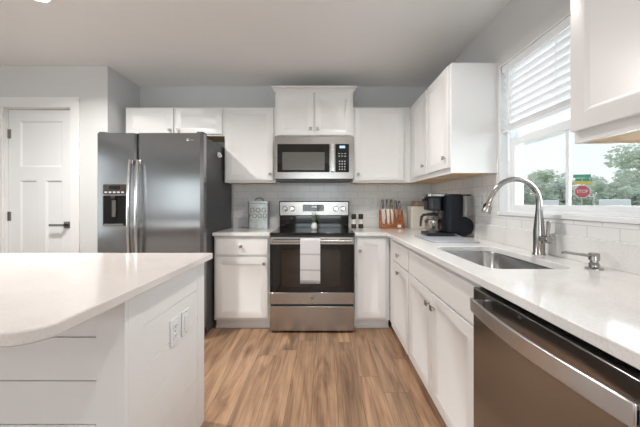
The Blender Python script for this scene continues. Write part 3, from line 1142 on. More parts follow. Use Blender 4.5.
for x in (0.06, W - 0.06):
    for y in (0.12, 0.60):
        bm = bmesh.new(); lathe(bm, [(0.018, 0.0), (0.018, 0.02)], (x, y, 0), 12); obj('foot', bm, 'black_plastic', r)

# towel folded over the oven handle
bm = bmesh.new()
tx0, tx1 = -0.212, -0.034
hy, hz_ = RF - 0.044, 0.848
path = []
for z in [0.62 + 0.015 * k for k in range(0, 15)]:
    path.append((hy + 0.0175, z))
for k in range(9):
    t = PI * k / 8
    path.append((hy + 0.0175 * math.cos(t), hz_ + 0.006 + 0.0175 * math.sin(t)))
for z in [0.838 - 0.0140 * k for k in range(0, 26)]:
    path.append((hy - 0.0175 - 0.004 * math.sin((0.838 - z) * 9), z))
cols = 14
grid = []
for (y, z) in path:
    row = []
    for k in range(cols + 1):
        u = k / cols
        drop = max(0, hz_ - z)
        wav = 0.006 * math.sin(u * 9.0 + 0.6) * min(1, drop * 3) if y < hy else 0
        row.append(bm.verts.new((tx0 + (tx1 - tx0) * u + 0.004 * drop * (u - 0.5), y + wav * 0.6 - (0.003 if y < hy else 0) * min(1, drop * 4), z + (0.004 * math.sin(u * 5) * min(1, drop * 2) if y < hy else 0))))
    grid.append(row)
for i in range(len(grid) - 1):
    for k in range(cols):
        fc = bm.faces.new((grid[i][k], grid[i][k + 1], grid[i + 1][k + 1], grid[i + 1][k]))
        z = path[i][1]
        if path[i][0] < hy and any(abs(z - s_) < 0.008 for s_ in (0.745, 0.60, 0.505)):
            fc.material_index = 1
tw = obj('hand_towel', bm, ['towel_white', 'towel_stripe'], None)
sd = tw.modifiers.new('cloth', 'SOLIDIFY'); sd.thickness = 0.004; sd.offset = 0
tag(tw, 'white striped kitchen towel with fringed hem hanging on the oven handle', 'towel')
bm = bmesh.new()
for k in range(30):
    x = tx0 + (tx1 - tx0) * (k + 0.5) / 30
    tube(bm, [(x, hy - 0.021, 0.490), (x + random.uniform(-0.002, 0.002), hy - 0.021 + random.uniform(-0.003, 0.003), 0.472)], 0.0015, 5)
obj('fringe', bm, 'towel_white', tw)

# small glass bud vase with a green sprig on the cooktop
v = thing('bud_vase', 'tiny pale vase with a green sprig on the black cooktop', 'vase', (-0.100, RF + 0.33, 0.9188))
bm = bmesh.new()
lathe(bm, [(0.026, 0), (0.030, 0.004), (0.030, 0.045), (0.024, 0.056), (0.021, 0.066), (0.022, 0.070), (0.019, 0.070), (0.018, 0.060)], (0, 0, 0), 20)
obj('vase_body', bm, 'label_white', v, angle=50)
bm = bmesh.new()
rnd = random.Random(3)
for k in range(7):
    a = 2 * PI * k / 7
    tip = Vector((0.03 * math.cos(a) * rnd.uniform(0.4, 1), 0.03 * math.sin(a) * rnd.uniform(0.4, 1), rnd.uniform(0.13, 0.18)))
    tube(bm, [(0, 0, 0.05), tip * 0.6, tip], [0.0016, 0.0014, 0.001], 5)
    for j in range(5):
        p = tip * (0.60 + 0.1 * j)
        dr = Vector((rnd.uniform(-1, 1), rnd.uniform(-1, 1), rnd.uniform(0.1, 0.8))).normalized()
        sd_ = dr.cross(Vector((0, 0, 1))).normalized() * 0.006
        q = [bm.verts.new(x) for x in (p, p + dr * 0.010 + sd_, p + dr * 0.024, p + dr * 0.010 - sd_)]
        bm.faces.new(q)
obj('sprig', bm, 'leaf_green', v)

# ================================================================== MICROWAVE
MX0, MX1 = -0.4985, 0.2975
MF = 2.975
MZ0, MZ1 = 1.432, 1.8605
m = thing('microwave', 'stainless over-the-range microwave with black glass door, mounted above the range', 'microwave', (MX0, MF, MZ0), 0)
W = MX1 - MX0
H = MZ1 - MZ0
box_obj('microwave_body', (0.002, W - 0.002, 0.030, BACK - MF - 0.008, 0.0, H), 'dark_cabinet_side', m, 0.002)
bm = bmesh.new()
prism(bm, [(0.02, -0.0185), (W - 0.02, -0.0185), (W - 0.004, -0.0005), (0.004, -0.0005)], 0.010, 0.30, 'XZ')
vent = obj('underside_hood', bm, 'dark_cabinet_side', m)
bm = bmesh.new(); bx(bm, 0.20, W - 0.20, 0.004, 0.0102, -0.016, -0.004); obj('grille', bm, 'black_plastic', vent)
bm = bmesh.new(); prism(bm, rrect(0.0, W, 0.0, H, 0.006, 3), 0.0, 0.0295, 'XZ')
md_ = obj('front_frame', bm, 'range_steel', m, 0.003)
bm = bmesh.new(); prism(bm, rrect(0.030, 0.555, 0.068, H - 0.078, 0.006, 3), -0.004, 0.0, 'XZ')
md_ = obj('door', bm, 'black_glass', m, 0.001)
bm = bmesh.new(); prism(bm, rrect(0.080, 0.505, 0.088, H - 0.160, 0.006, 3), -0.0052, -0.0042, 'XZ')
obj('door_window', bm, 'micro_window', md_)
bm = bmesh.new()
tube(bm, [(0.585, -0.001, 0.085), (0.585, -0.030, 0.085)], 0.008, 10)
tube(bm, [(0.585, -0.001, H - 0.095), (0.585, -0.030, H - 0.095)], 0.008, 10)
bx(bm, 0.568, 0.602, -0.040, -0.026, 0.070, H - 0.080)
obj('handle', bm, 'polished_steel', md_, 0.005)
bm = bmesh.new(); prism(bm, rrect(0.612, W - 0.046, 0.068, H - 0.078, 0.006, 3), -0.004, 0.0, 'XZ')
cp = obj('control_panel', bm, 'black_glass', m, 0.001)
bm = bmesh.new(); bx(bm, 0.655, 0.710, -0.0052, -0.0042, H - 0.120, H - 0.096); obj('display', bm, 'display_blue', cp)
for i in range(3):
    for j in range(4):
        bm = bmesh.new()
        cx, cz = 0.655 + i * 0.026, 0.095 + j * 0.027
        bx(bm, cx - 0.006, cx + 0.006, -0.0050, -0.0042, cz - 0.005, cz + 0.006)
        obj('key', bm, 'key_print', cp)
for i in range(3):
    for za, zb in ((0.225, 0.232), (0.252, 0.257)):
        bm = bmesh.new(); bx(bm, 0.642 + i * 0.030, 0.660 + i * 0.030, -0.0050, -0.0042, za, zb); obj('key', bm, 'key_print', cp)
bm = bmesh.new()
lathe(bm, [(0.013, 0.0), (0.013, -0.0015), (0.010, -0.002), (0.0005, -0.002)], (W * 0.46, 0.0, H - 0.036), 20, 'Y')
obj('badge', bm, 'dark_nickel', m)

# ================================================================== REFRIGERATOR
FRX0, FRX1, FRY = -1.962, -1.042, 2.544
f = thing('refrigerator', 'stainless side-by-side refrigerator with dispenser, in the niche left of the cabinets', 'refrigerator', (FRX0, FRY, 0), 0)
W = FRX1 - FRX0
FH = 1.792
box_obj('cabinet_body', (0.006, W - 0.003, 0.085, 0.80, 0.03, FH - 0.020), 'dark_cabinet_side', f, 0.004)
box_obj('base_grille', (0.010, W - 0.010, 0.040, 0.082, 0.012, 0.075), 'black_plastic', f)
for x in (0.06, W - 0.06):
    for y in (0.15, 0.74):
        bm = bmesh.new(); lathe(bm, [(0.02, 0), (0.02, 0.0305)], (x, y, 0), 12); obj('foot', bm, 'black_plastic', f)
SPL = 0.347


def fridge_door(x0, x1, name):
    """Slightly bowed door front with rounded vertical edges."""
    bm = bmesh.new()
    pts = []
    n = 24
    w_ = x1 - x0
    for k in range(n + 1):
        u = k / n
        s_ = abs(2 * u - 1)
        edge = 0.016 * max(0.0, (s_ - 0.93) / 0.07) ** 2
        pts.append((x0 + w_ * u, 0.003 * s_ ** 2 + edge))
    pts += [(x1, 0.080), (x0, 0.080)]
    prism(bm, pts, 0.080, FH, 'XY')
    return obj(name, bm, 'fridge_steel', f, 0.0, angle=25)


fd = fridge_door(0.0, SPL - 0.003, 'freezer_door')
rd = fridge_door(SPL + 0.003, W, 'refrigerator_door')
# dispenser
bm = bmesh.new(); prism(bm, rrect(0.060, 0.276, 0.985, 1.360, 0.014, 4), -0.006, 0.0085, 'XZ')
dsp = obj('dispenser', bm, 'range_steel', fd, 0.003)
bm = bmesh.new(); prism(bm, rrect(0.069, 0.267, 0.995, 1.255, 0.010, 4), -0.0075, -0.0062, 'XZ')
obj('dispenser_recess', bm, 'gasket', dsp)
bm = bmesh.new(); prism(bm, rrect(0.069, 0.267, 1.262, 1.350, 0.008, 4), -0.0085, -0.0062, 'XZ')
pn = obj('dispenser_panel', bm, 'panel_bronze', dsp, 0.001)
bm = bmesh.new(); bx(bm, 0.120, 0.216, -0.0096, -0.0086, 1.306, 1.338); obj('display', bm, 'black_glass', pn)
for k in range(5):
    bm = bmesh.new(); bx(bm, 0.082 + k * 0.036, 0.104 + k * 0.036, -0.0096, -0.0086, 1.276, 1.288); obj('touch_key', bm, 'key_print', pn)
bm = bmesh.new()
tube(bm, [(0.168, -0.020, 1.252), (0.168, -0.020, 1.225)], [0.022, 0.016], 14)
bx(bm, 0.150, 0.186, -0.020, -0.012, 1.070, 1.215)
obj('paddle', bm, 'bronze_nickel', dsp, 0.004)
bm = bmesh.new(); bx(bm, 0.085, 0.251, -0.022, -0.0065, 0.998, 1.012); obj('drip_tray', bm, 'dark_nickel', dsp, 0.002)
# long bowed handles
for par, hx in ((fd, SPL - 0.030), (rd, SPL + 0.036)):
    bm = bmesh.new()
    path = []
    for k in range(17):
        u = k / 16
        path.append((hx, -0.030 - 0.030 * math.sin(PI * u) ** 0.7, 0.640 + (1.555 - 0.640) * u))
    tube(bm, path, 0.0205, 14, flat=0.65)
    bx(bm, hx - 0.020, hx + 0.020, -0.030, 0.012, 0.640, 0.675)
    bx(bm, hx - 0.020, hx + 0.020, -0.030, 0.012, 1.520, 1.555)
    obj('handle', bm, 'polished_steel', par, 0.003)
for par, hx in ((fd, 0.035), (rd, W - 0.035)):
    bm = bmesh.new(); prism(bm, rrect(hx - 0.030, hx + 0.030, 0.020, 0.110, 0.012, 4), FH + 0.0002, FH + 0.016, 'XY')
    obj('hinge_cover', bm, 'dark_cabinet_side', par, 0.003)
bm = bmesh.new()
lathe(bm, [(0.013, 0.004), (0.013, 0.0003), (0.010, -0.0004), (0.0005, -0.0004)], (W - 0.130, 0.0, 1.735), 20, 'Y')
bx(bm, W - 0.112, W - 0.075, 0.0008, 0.005, 1.729, 1.735)
obj('badge', bm, 'polished_steel', rd)

# white clip on the side of the fridge
mg = thing('magnet_clip', 'small white magnetic clip stuck high on the dark refrigerator side', 'magnet', (FRX1 - 0.003 + 0.0006, 2.93, 1.665))
bm = bmesh.new(); prism(bm, rrect(-0.035, 0.035, -0.026, 0.026, 0.02, 5), 0.0, 0.014, 'YZ'); obj('clip_base', bm, 'label_white', mg, 0.003)
bm = bmesh.new(); tube(bm, [(0.010, -0.02, 0.0), (0.034, -0.03, -0.008), (0.044, -0.034, -0.022)], [0.010, 0.009, 0.006], 10); obj('clip_hook', bm, 'label_white', mg)

# ================================================================== ISLAND
IX = -0.655                    # outer face of the end panel
IY0, IY1 = 0.975, 1.620
IL = -2.45
isl = thing('kitchen_island', 'white shiplap kitchen island base in the left foreground', 'kitchen island', (IX, IY0, 0))
TH = 0.8825
bm = bmesh.new(); bx(bm, IL - IX, -0.016, 0.034, IY1 - IY0 - 0.001, 0.0, TH); obj('island_body', bm, 'cabinet_white', isl)
seams = (0.0, 0.151, 0.298, 0.446, 0.593, 0.740, TH)
for nm in ('seat_side_boards', 'end_boards'):
    bm = bmesh.new()
    for a, b in zip(seams, seams[1:]):
        if nm == 'seat_side_boards':
            bx(bm, IL - IX, -0.098, 0.018, 0.0335, a + 0.0018, b - 0.0018)
        else:
            bx(bm, -0.0155, -0.004, 0.020, IY1 - IY0 - 0.010, a + 0.0008, b - 0.0008)
    obj(nm, bm, 'cabinet_white', isl, 0.001)
bm = bmesh.new()
bx(bm, -0.096, 0.0, 0.0, 0.0175, 0.0, TH)
bx(bm, -0.0155, 0.0, 0.0178, 0.090, 0.0, TH)
obj('corner_post', bm, 'cabinet_white', isl, 0.0015)
bm = bmesh.new(); bx(bm, -0.0155, 0.0, IY1 - IY0 - 0.085, IY1 - IY0, 0.0, TH); obj('corner_board', bm, 'cabinet_white', isl, 0.0015)

bm = bmesh.new()
ex, en, ef = -0.613, 0.626, 1.635
rc = 0.068
outl = [(-2.62, en), (ex - rc, en)] + [(ex - rc + rc * math.sin(t), en + rc - rc * math.cos(t)) for t in [PI / 2 * k / 10 for k in range(1, 11)]] + [(ex, ef), (-2.62, ef)]
prism(bm, outl, 0.8832, 0.915, 'XY')
it = obj('island_countertop', bm, 'quartz_island', None, 0.004)
tag(it, 'large white quartz island top with a rounded corner in the left foreground', 'countertop')


# ================================================================== OUTLETS
def outlet(label, loc, rz, kind='outlet', w_=0.072, h_=0.116):
    o = thing('outlet_plate' if kind == 'outlet' else 'switch_plate', label, 'outlet' if kind == 'outlet' else 'switch', loc, rz)
    bm = bmesh.new(); prism(bm, rrect(-w_ / 2, w_ / 2, -h_ / 2, h_ / 2, 0.006, 3), -0.006, -0.0003, 'XZ')
    p = obj('cover_plate', bm, 'plate_white', o, 0.002)
    if kind == 'outlet':
        for dz in (0.021, -0.021):
            bm = bmesh.new(); prism(bm, rrect(-0.017, 0.017, dz - 0.014, dz + 0.014, 0.008, 4), -0.0085, -0.0062, 'XZ')
            rc_ = obj('receptacle', bm, 'plate_white', o)
            bm = bmesh.new()
            bx(bm, -0.0075, -0.0055, -0.0092, -0.0086, dz - 0.002, dz + 0.007)
            bx(bm, 0.0055, 0.0075, -0.0092, -0.0086, dz - 0.002, dz + 0.007)
            lathe(bm, [(0.0022, -0.0086), (0.0022, -0.0092)], (0, 0, dz - 0.007), 8, 'Y')
            obj('slot', bm, 'slot_dark', rc_)
    else:
        bm = bmesh.new(); prism(bm, rrect(-0.017, 0.017, -0.034, 0.034, 0.003, 3), -0.010, -0.0062, 'XZ')
        obj('rocker', bm, 'plate_white', o, 0.001)
    bm = bmesh.new()
    for dz in (0.048, -0.048) if kind != 'outlet' else (0.0,):
        lathe(bm, [(0.003, -0.0061), (0.003, -0.0070)], (0, 0, dz), 8, 'Y')
    obj('screw', bm, 'dark_nickel', o)
    return o


outlet('white outlet plate on the island end panel, the one nearer the viewer', (IX - 0.0036, 1.300, 0.628), PI / 2)
outlet('white plate on the island end panel, the one nearer the range', (IX - 0.0036, 1.400, 0.628), PI / 2, 'switch')
outlet('white outlet on the tiles left of the dog food tin', (-0.870, BACK - 0.006, 1.215), 0)
outlet('white outlet on the back wall tiles above the knife block', (0.560, BACK - 0.006, 1.215), 0)
outlet('white outlet on the window wall tiles behind the faucet spout', (R - 0.006, 2.270, 1.215), -PI / 2)

# ================================================================== COUNTER OBJECTS
CT = TZ1 + 0.0006
# dog food tin
t = thing('dog_food_tin', 'galvanised metal dog food tin with arched handle left of the range', 'canister', (-0.700, 3.205, CT))
bm = bmesh.new(); prism(bm, rrect(-0.105, 0.105, -0.065, 0.065, 0.014, 4), 0.0, 0.268, 'XY')
tb = obj('tin_body', bm, 'galvanised', t, 0.003)
bm = bmesh.new(); prism(bm, rrect(-0.109, 0.109, -0.069, 0.069, 0.016, 4), 0.2685, 0.298, 'XY'); ld = obj('lid', bm, 'galvanised', t, 0.005)
bm = bmesh.new()
tube(bm, [(-0.045 * math.cos(PI * k / 12), 0, 0.299 + 0.030 * math.sin(PI * k / 12)) for k in range(13)], 0.005, 10)
obj('handle', bm, 'dark_cabinet_side', ld)
text_mesh('lettering', 'DOG', 0.072, 'stencil_brown', tb, (0, -0.0655, 0.196), (PI / 2, 0, 0), 0.0006, spacing=1.12)
text_mesh('lettering', 'FOOD', 0.066, 'stencil_brown', tb, (0, -0.0655, 0.136), (PI / 2, 0, 0), 0.0006, spacing=1.05)


# two grinders
def grinder(label, x, y):
    g = thing('pepper_mill', label, 'spice mill', (x, y, CT), 0, 'mills beside the range')
    bm = bmesh.new(); lathe(bm, [(0.026, 0), (0.027, 0.004), (0.026, 0.040), (0.023, 0.046)], (0, 0, 0), 18); obj('base', bm, 'walnut', g, angle=50)
    bm = bmesh.new(); lathe(bm, [(0.021, 0.0462), (0.017, 0.060), (0.017, 0.084), (0.021, 0.098)], (0, 0, 0), 18); obj('glass_jar', bm, 'label_white', g, angle=50)
    bm = bmesh.new(); lathe(bm, [(0.023, 0.0982), (0.026, 0.104), (0.026, 0.148), (0.022, 0.155), (0.0005, 0.156)], (0, 0, 0), 18); obj('cap', bm, 'walnut', g, angle=50)


grinder('dark-capped spice mill right beside the range', 0.325, 3.235)
grinder('dark-capped spice mill nearer the knife block', 0.402, 3.235)

# knife block with the blades on its face
KX, KY = 0.738, 3.235
kb = thing('knife_block', 'upright reddish wooden knife block displaying five knives', 'knife block', (KX, KY, CT))
bm = bmesh.new()
prism(bm, [(-0.055, 0.0), (0.055, 0.0), (0.055, 0.200), (0.021, 0.200)], -0.128, 0.128, 'YZ')
obj('block_back', bm, 'acacia', kb, 0.003)
bm = bmesh.new(); bx(bm, 0.036, 0.128, -0.068, -0.0555, 0.0, 0.060); obj('front_ledge', bm, 'acacia', kb, 0.002)
bm = bmesh.new(); bx(bm, 0.050, 0.088, -0.0695, -0.0685, 0.012, 0.042); obj('maker_tag', bm, 'label_white', kb)
tilt = math.atan2(0.076, 0.200)
for k, (kx, bl, bw, hl, lab) in enumerate(((-0.088, 0.178, 0.040, 0.105, 'wide-bladed knife at the left end of the wooden knife block'),
                                        (-0.038, 0.184, 0.032, 0.105, 'long knife second from the left on the wooden knife block'),
                                        (0.008, 0.180, 0.030, 0.105, 'long knife in the middle of the wooden knife block'),
                                        (0.056, 0.110, 0.024, 0.092, 'shorter knife second from the right on the wooden knife block'),
                                        (0.096, 0.090, 0.020, 0.090, 'smallest knife at the right end of the wooden knife block'))):
    kn = thing('kitchen_knife', lab, 'knife', (KX + kx, KY + 0.0225 - 0.0015, CT + 0.2130), 0, 'knives on the wooden block')
    kn.rotation_euler = (-tilt, 0, 0)
    bm = bmesh.new()
    prism(bm, [(-bw / 2, 0.0), (bw / 2, 0.0), (bw / 2, -bl * 0.55), (bw * 0.1, -bl), (-bw * 0.35, -bl * 0.97), (-bw / 2, -bl * 0.8)], -0.0025, 0.0, 'XZ')
    obj('blade', bm, 'knife_blade', kn)
    bm = bmesh.new()
    tube(bm, [(0, -0.001, -0.004), (0, -0.001, 0.010), (0, -0.001, hl * 0.5), (0, -0.001, hl * 0.92), (0, -0.001, hl)], [0.010, 0.0125, 0.011, 0.0135, 0.009], 12)
    obj('handle', bm, 'knife_handle', kn)

# cream bread box in the corner with a woven lid
t = thing('storage_box', 'cream boxy canister in the corner behind the coffee maker', 'canister', (1.030, 3.215, CT))
bm = bmesh.new(); prism(bm, rrect(-0.105, 0.120, -0.085, 0.085, 0.012, 4), 0.0, 0.238, 'XY'); obj('box_body', bm, 'cream_enamel', t, 0.004)
bt = thing('woven_basket', 'low tan woven basket on top of the cream canister', 'basket', (1.050, 3.215, CT + 0.2386))
bm = bmesh.new(); prism(bm, rrect(-0.085, 0.095, -0.065, 0.065, 0.03, 5), 0.0, 0.050, 'XY'); obj('basket_body', bm, 'woven_tan', bt, 0.012)
bm = bmesh.new()
op = rrect(-0.088, 0.098, -0.068, 0.068, 0.033, 5)
tube(bm, [(x, y, 0.050) for x, y in op] + [(op[0][0], op[0][1], 0.050)], 0.006, 8)
obj('rim', bm, 'woven_tan', bt)

# drying mat
mt = thing('drying_mat', 'speckled grey drying mat on the countertop in front of the coffee maker', 'mat', (0, 0, CT))
bm = bmesh.new(); prism(bm, rrect(0.755, 1.075, 2.030, 2.475, 0.02, 4), 0.0, 0.007, 'XY'); obj('mat_pad', bm, 'mat_grey', mt, 0.002)
bm = bmesh.new()
op = rrect(0.755, 1.075, 2.030, 2.475, 0.02, 4)
tube(bm, [(x, y, 0.0045) for x, y in op] + [(op[0][0], op[0][1], 0.0045)], 0.0045, 8)
obj('edging', bm, 'towel_stripe', mt)

# two-way coffee maker, facing the room (front towards -X)
MATZ = CT + 0.0078
cmk = thing('coffee_maker', 'tall black coffee maker with glass carafe under the wall cabinets', 'coffee maker', (1.000, 2.450, MATZ))
bm = bmesh.new(); prism(bm, rrect(-0.170, 0.060, -0.085, 0.110, 0.03, 5), 0.0, 0.028, 'XY')
bs = obj('base', bm, 'black_plastic', cmk, 0.005)
bm = bmesh.new(); lathe(bm, [(0.062, 0.0285), (0.062, 0.034), (0.0005, 0.034)], (-0.096, 0.018, 0), 24); obj('warming_plate', bm, 'dark_nickel', cmk)
bm = bmesh.new(); prism(bm, rrect(-0.030, 0.122, -0.100, 0.115, 0.045, 6), 0.0285, 0.338, 'XY')
tw_ = obj('tower', bm, 'satin_navy_black', cmk, 0.012)
bm = bmesh.new()
prism(bm, rrect(-0.155, -0.0305, -0.055, 0.090, 0.04, 6), 0.205, 0.318, 'XY')
obj('brew_head', bm, 'black_plastic', cmk, 0.010)
bm = bmesh.new(); prism(bm, rrect(-0.165, 0.010, -0.062, 0.095, 0.03, 6), 0.3185, 0.344, 'XY')
obj('top_panel', bm, 'brushed_steel', cmk, 0.004)['label'] = 'silver top panel'
bm = bmesh.new(); tube(bm, [(-0.150, 0.01, 0.298), (-0.178, 0.008, 0.296), (-0.182, 0.008, 0.280)], [0.012, 0.012, 0.010], 12); obj('lid_latch', bm, 'black_plastic', cmk)
bm = bmesh.new()
lathe(bm, [(0.072, -0.058), (0.078, -0.046), (0.078, 0.0), (0.070, 0.012), (0.0005, 0.012)], (0.118, -0.040, 0.079), 26, 'Y')
obj('rear_housing', bm, 'satin_navy_black', cmk, 0.004)
bm = bmesh.new(); prism(bm, rrect(0.1232, 0.186, -0.080, 0.100, 0.02, 5), 0.158, 0.325, 'XY'); rs = obj('water_reservoir', bm, 'clear_plastic', cmk, 0.006)
bm = bmesh.new(); prism(bm, rrect(0.1250, 0.188, -0.082, 0.102, 0.02, 5), 0.3255, 0.336, 'XY'); obj('reservoir_lid', bm, 'black_plastic', rs, 0.003)

cf = thing('coffee_carafe', 'glass carafe with black handle standing in the coffee maker', 'carafe', (0.904, 2.468, MATZ + 0.0345))
bm = bmesh.new()
lathe(bm, [(0.0005, 0.0), (0.052, 0.0), (0.060, 0.008), (0.062, 0.060), (0.055, 0.100), (0.046, 0.118), (0.046, 0.126)], (0, 0, 0), 28)
obj('glass_jug', bm, 'carafe_glass', cf, angle=50)
bm = bmesh.new(); lathe(bm, [(0.049, 0.1262), (0.050, 0.140), (0.040, 0.150), (0.0005, 0.151)], (0, 0, 0), 28); obj('lid', bm, 'black_plastic', cf, angle=50)
bm = bmesh.new(); lathe(bm, [(0.0635, 0.070), (0.0635, 0.088), (0.0605, 0.092), (0.0600, 0.070)], (0, 0, 0), 28); obj('band', bm, 'brushed_steel', cf)
bm = bmesh.new()
tube(bm, [(-0.044, -0.012, 0.136), (-0.082, -0.020, 0.134), (-0.098, -0.024, 0.118), (-0.104, -0.026, 0.085), (-0.108, -0.027, 0.040)], [0.010, 0.011, 0.011, 0.010, 0.008], 12)
obj('handle', bm, 'black_plastic', cf)

# ================================================================== WINDOW BLIND
bl = thing('window_blind', 'white slatted blind lowered over the upper half of the kitchen window', 'blind', (R + 0.016, 0, 0))
by0, by1 = WY0 + 0.016, WY1 - 0.016
bm = bmesh.new(); bx(bm, -0.012, 0.022, by0, by1, 2.080, 2.1285); obj('headrail', bm, 'blind_white', bl, 0.002)
bm = bmesh.new()
nsl = 9
for k in range(nsl):
    zc = 2.060 - k * 0.0455
    a = math.radians(-62)
    hw, ht = 0.0262, 0.0013
    prof = []
    for j in range(7):
        s_ = -1 + 2 * j / 6
        px, pz = s_ * hw, 0.0025 * (1 - s_ * s_)
        prof.append((px, pz + ht))
    for j in range(6, -1, -1):
        s_ = -1 + 2 * j / 6
        prof.append((s_ * hw, 0.0025 * (1 - s_ * s_) - ht))
    rot = [(0.008 + px * math.cos(a) - pz * math.sin(a), zc + px * math.sin(a) + pz * math.cos(a)) for px, pz in prof]
    prism(bm, rot, by0 + 0.004, by1 - 0.004, 'XZ')
obj('slats', bm, 'blind_white', bl, angle=50)
bm = bmesh.new(); bx(bm, -0.010, 0.020, by0 + 0.002, by1 - 0.002, 1.668, 1.684); obj('bottom_rail', bm, 'blind_white', bl, 0.002)
bm = bmesh.new()
for y in (by1 - 0.10, (by0 + by1) / 2, by0 + 0.10):
    tube(bm, [(-0.0125, y, 1.676), (-0.0125, y, 2.082)], 0.0012, 6)
obj('ladder_cord', bm, 'blind_white', bl)
bm = bmesh.new(); tube(bm, [(-0.018, by1 - 0.085, 2.090), (-0.020, by1 - 0.085, 1.50), (-0.020, by1 - 0.085, 1.47)], [0.003, 0.003, 0.0045], 8); obj('tilt_wand', bm, 'blind_white', bl)

# ================================================================== CEILING LIGHTS
lamps = [(-1.84, 1.895, 'round recessed ceiling light over the island, glowing at the top left edge'),
         (0.16, 1.87, 'round recessed ceiling light in the aisle before the range'),
         (-1.84, -0.6, 'round recessed ceiling light near the seating side of the island'),
         (0.16, -0.6, 'round recessed ceiling light above the viewer in the aisle'),
         (-3.75, -2.3, 'added round ceiling light far behind the viewer, for a streak in the refrigerator doors'),  # unseen lamp, added to make a reflected streak on the refrigerator
         (-1.84, -2.3, 'added round ceiling light by the rear wall, for a streak in the refrigerator doors')]  # second unseen lamp, added for the same reflected streak
proto = None
for i, (x, y, lab) in enumerate(lamps):
    if proto is None:
        proto = thing('ceiling_light', lab, 'ceiling light', (x, y, CEIL), 0, 'recessed ceiling lights')
        bm = bmesh.new(); lathe(bm, [(0.088, -0.0003), (0.088, -0.004), (0.080, -0.007), (0.066, -0.007), (0.062, -0.004), (0.062, -0.0003)], (0, 0, 0), 36); obj('trim_ring', bm, 'white_trim', proto, angle=50)
        bm = bmesh.new(); lathe(bm, [(0.061, -0.0005), (0.061, -0.004), (0.0005, -0.004)], (0, 0, 0), 36); obj('lens', bm, 'lamp_lens', proto)
    else:
        c = copy_tree(proto)
        c.location = (x, y, CEIL)
        c['label'] = lab
    area_light('downlight_beam', (x, y, CEIL - 0.012), (0, 0, 0), 0.12, 0.12, LAMP_W * (0.3 if y < 0 else 0.55 if x > 0 else 1.4), LAMP_COL, 'DISK', math.radians(150))

# ================================================================== OUTSIDE
GZ = -0.345
# stop sign with street names
sx, sy = 15.25, 17.5
sg = thing('stop_sign', 'red octagonal stop sign on a post with green street name blades, seen through the window', 'stop sign', (sx, sy, GZ), math.radians(-20))
bm = bmesh.new(); tube(bm, [(0, 0, 0), (0, 0, 3.02)], 0.03, 10); obj('post', bm, 'galvanised_post', sg)
oc = lambda r_: [(r_ * math.cos(PI / 8 + k * PI / 4), 2.21 + r_ * math.sin(PI / 8 + k * PI / 4)) for k in range(8)]
bm = bmesh.new(); prism(bm, oc(0.41), -0.045, -0.034, 'XZ'); bd = obj('octagon_plate', bm, 'sign_white', sg)
bm = bmesh.new(); prism(bm, oc(0.375), -0.050, -0.0455, 'XZ'); rdp = obj('red_face', bm, 'sign_red', bd)
text_mesh('stop_lettering', 'STOP', 0.27, 'sign_white', rdp, (0, -0.054, 2.21), (PI / 2, 0, 0), 0.003, spacing=1.0, scale_x=0.85)
bm = bmesh.new(); bx(bm, -0.46, 0.46, -0.044, -0.034, 2.64, 2.81); obj('yellow_plaque', bm, 'sign_yellow', sg)
bm = bmesh.new(); bx(bm, -0.32, 0.32, -0.012, 0.012, 2.82, 3.00); obj('street_name_blade', bm, 'sign_green', sg)
bm = bmesh.new(); bx(bm, -0.42, 0.42, -0.012, 0.012, 3.02, 3.22); obj('street_name_blade', bm, 'sign_green', sg)


def tree_mesh(seed, n, rx, rz, leaf, zc):
    rnd = random.Random(seed)
    bm = bmesh.new()
    blobs = []
    for k in range(13):
        a = rnd.uniform(0, 2 * PI); rr = rnd.uniform(0, 0.75)
        blobs.append((rx * rr * math.cos(a), rx * rr * math.sin(a), zc + rnd.uniform(-0.75, 0.75) * rz, rnd.uniform(0.28, 0.48)))
    for k in range(n):
        b = rnd.choice(blobs)
        v = Vector((rnd.gauss(0, 1), rnd.gauss(0, 1), rnd.gauss(0, 1))).normalized() * (rnd.random() ** 0.33) * b[3]
        p = Vector((b[0] + v.x * rx, b[1] + v.y * rx, b[2] + v.z * rz))
        q = Vector((rnd.gauss(0, 1), rnd.gauss(0, 1), rnd.gauss(0, 1))).normalized()
        a, c = frame_of(q)
        s = leaf * rnd.uniform(0.6, 1.3)
        bm.faces.new([bm.verts.new(x) for x in (p - a * s, p - c * s * 0.6, p + a * s, p + c * s * 0.6)])
    return bm


def tree(label, x, y, h, rx, mat, seed, n=2600, leaf=0.22):
    t = thing('tree', label, 'tree', (x, y, GZ), 0, 'trees across the street')
    rz = h * 0.44
    obj('crown', tree_mesh(seed, n, rx, rz, leaf, h - rz), mat, t)
    bm = bmesh.new(); tube(bm, [(0, 0, 0), (0.1, 0.05, h * 0.3), (0.0, 0.1, h * 0.62)], [0.22, 0.16, 0.08], 8)
    for k in range(4):
        a = k * 1.7
        tube(bm, [(0.1, 0.05, h * 0.32), (rx * 0.4 * math.cos(a), rx * 0.4 * math.sin(a), h * 0.6)], [0.09, 0.03], 6)
    obj('trunk', bm, 'bark', t)


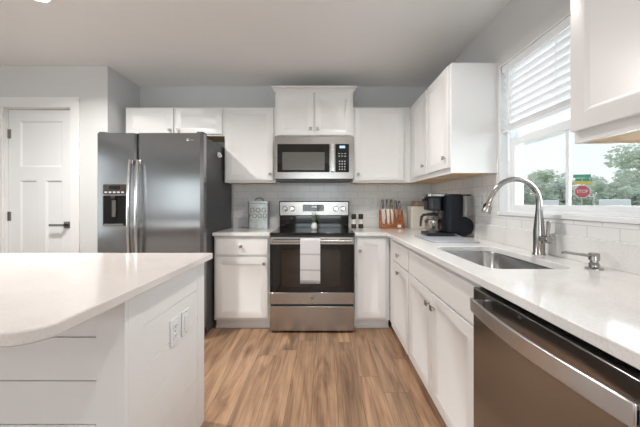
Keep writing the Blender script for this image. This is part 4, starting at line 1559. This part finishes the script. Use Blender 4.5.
# bearing (metres right per metre ahead), distance, height, crown radius
spots = [('rounded sage tree framed by the left window pane', 0.747, 45.0, 6.3, 3.0, 'hazy_foliage_sage'),
         ('low tree just left of the window bar', 0.806, 40.0, 4.2, 2.4, 'hazy_foliage_grey'),
         ('low deep green tree at the left edge of the window', 0.668, 42.0, 4.2, 3.0, 'hazy_foliage_deep'),
         ('bushy tree behind the stop sign', 0.862, 47.0, 4.9, 3.0, 'hazy_foliage_sage'),
         ('pale tree right of the stop sign', 0.925, 52.0, 5.8, 2.2, 'hazy_foliage_grey'),
         ('deep green low tree between stop sign and tall tree', 0.985, 35.0, 4.0, 2.3, 'hazy_foliage_deep'),
         ('mid-height grey-green tree left of the tall tree', 1.012, 46.0, 6.6, 3.0, 'hazy_foliage_grey'),
         ('tall tree at the right edge of the window', 1.105, 36.0, 8.6, 4.6, 'hazy_foliage_sage'),
         ('low tree below the tall tree at the right edge of the window', 1.060, 29.0, 3.6, 2.2, 'hazy_foliage_deep'),
         ('far grey tree peeking between the left trees', 0.790, 56.0, 5.6, 4.0, 'hazy_foliage_grey')]
for i, (lab, br_, y, h, rx, mt_) in enumerate(spots):
    tree(lab, br_ * y, y, h + 0.35, rx, mt_, 20 + i, 3600 if h > 8 else 2000, 0.20 + h * 0.008)


# two white vans parked along the road
def van(label, x, y, rz):
    c = thing('van', label, 'van', (x, y, GZ), rz)
    bm = bmesh.new()
    prism(bm, [(-2.4, 0.35), (2.4, 0.35), (2.45, 0.85), (1.75, 1.05), (1.15, 1.80), (-2.35, 1.84), (-2.45, 0.8)], -0.92, 0.92, 'XZ')
    bd_ = obj('van_body', bm, 'car_white', c, 0.08)
    for sy_ in (-0.926, 0.926):
        bm = bmesh.new(); prism(bm, [(0.30, 1.20), (1.35, 1.20), (1.02, 1.62), (0.30, 1.64)], sy_ - 0.004, sy_ + 0.004, 'XZ'); obj('side_window', bm, 'car_glass', bd_)
    bm = bmesh.new(); v_ = [bm.verts.new(p) for p in ((1.72, -0.76, 1.12), (1.72, 0.76, 1.12), (1.24, 0.70, 1.72), (1.24, -0.70, 1.72))]
    bm.faces.new(v_)
    bmesh.ops.translate(bm, verts=bm.verts[:], vec=(0.03, 0, 0.02))
    obj('windscreen', bm, 'car_glass', bd_)
    for wx in (-1.5, 1.55):
        for wy in (-0.95, 0.83):
            bm = bmesh.new(); lathe(bm, [(0.34, 0), (0.34, 0.12), (0.20, 0.13), (0.0005, 0.12)], (wx, wy, 0.34), 20, 'Y')
            obj('wheel', bm, 'rubber', c)


van('white van parked beyond the left window pane', 25.9, 34.2, math.radians(53))
van('white van parked below the tall tree at the right', 24.9, 25.4, math.radians(46))
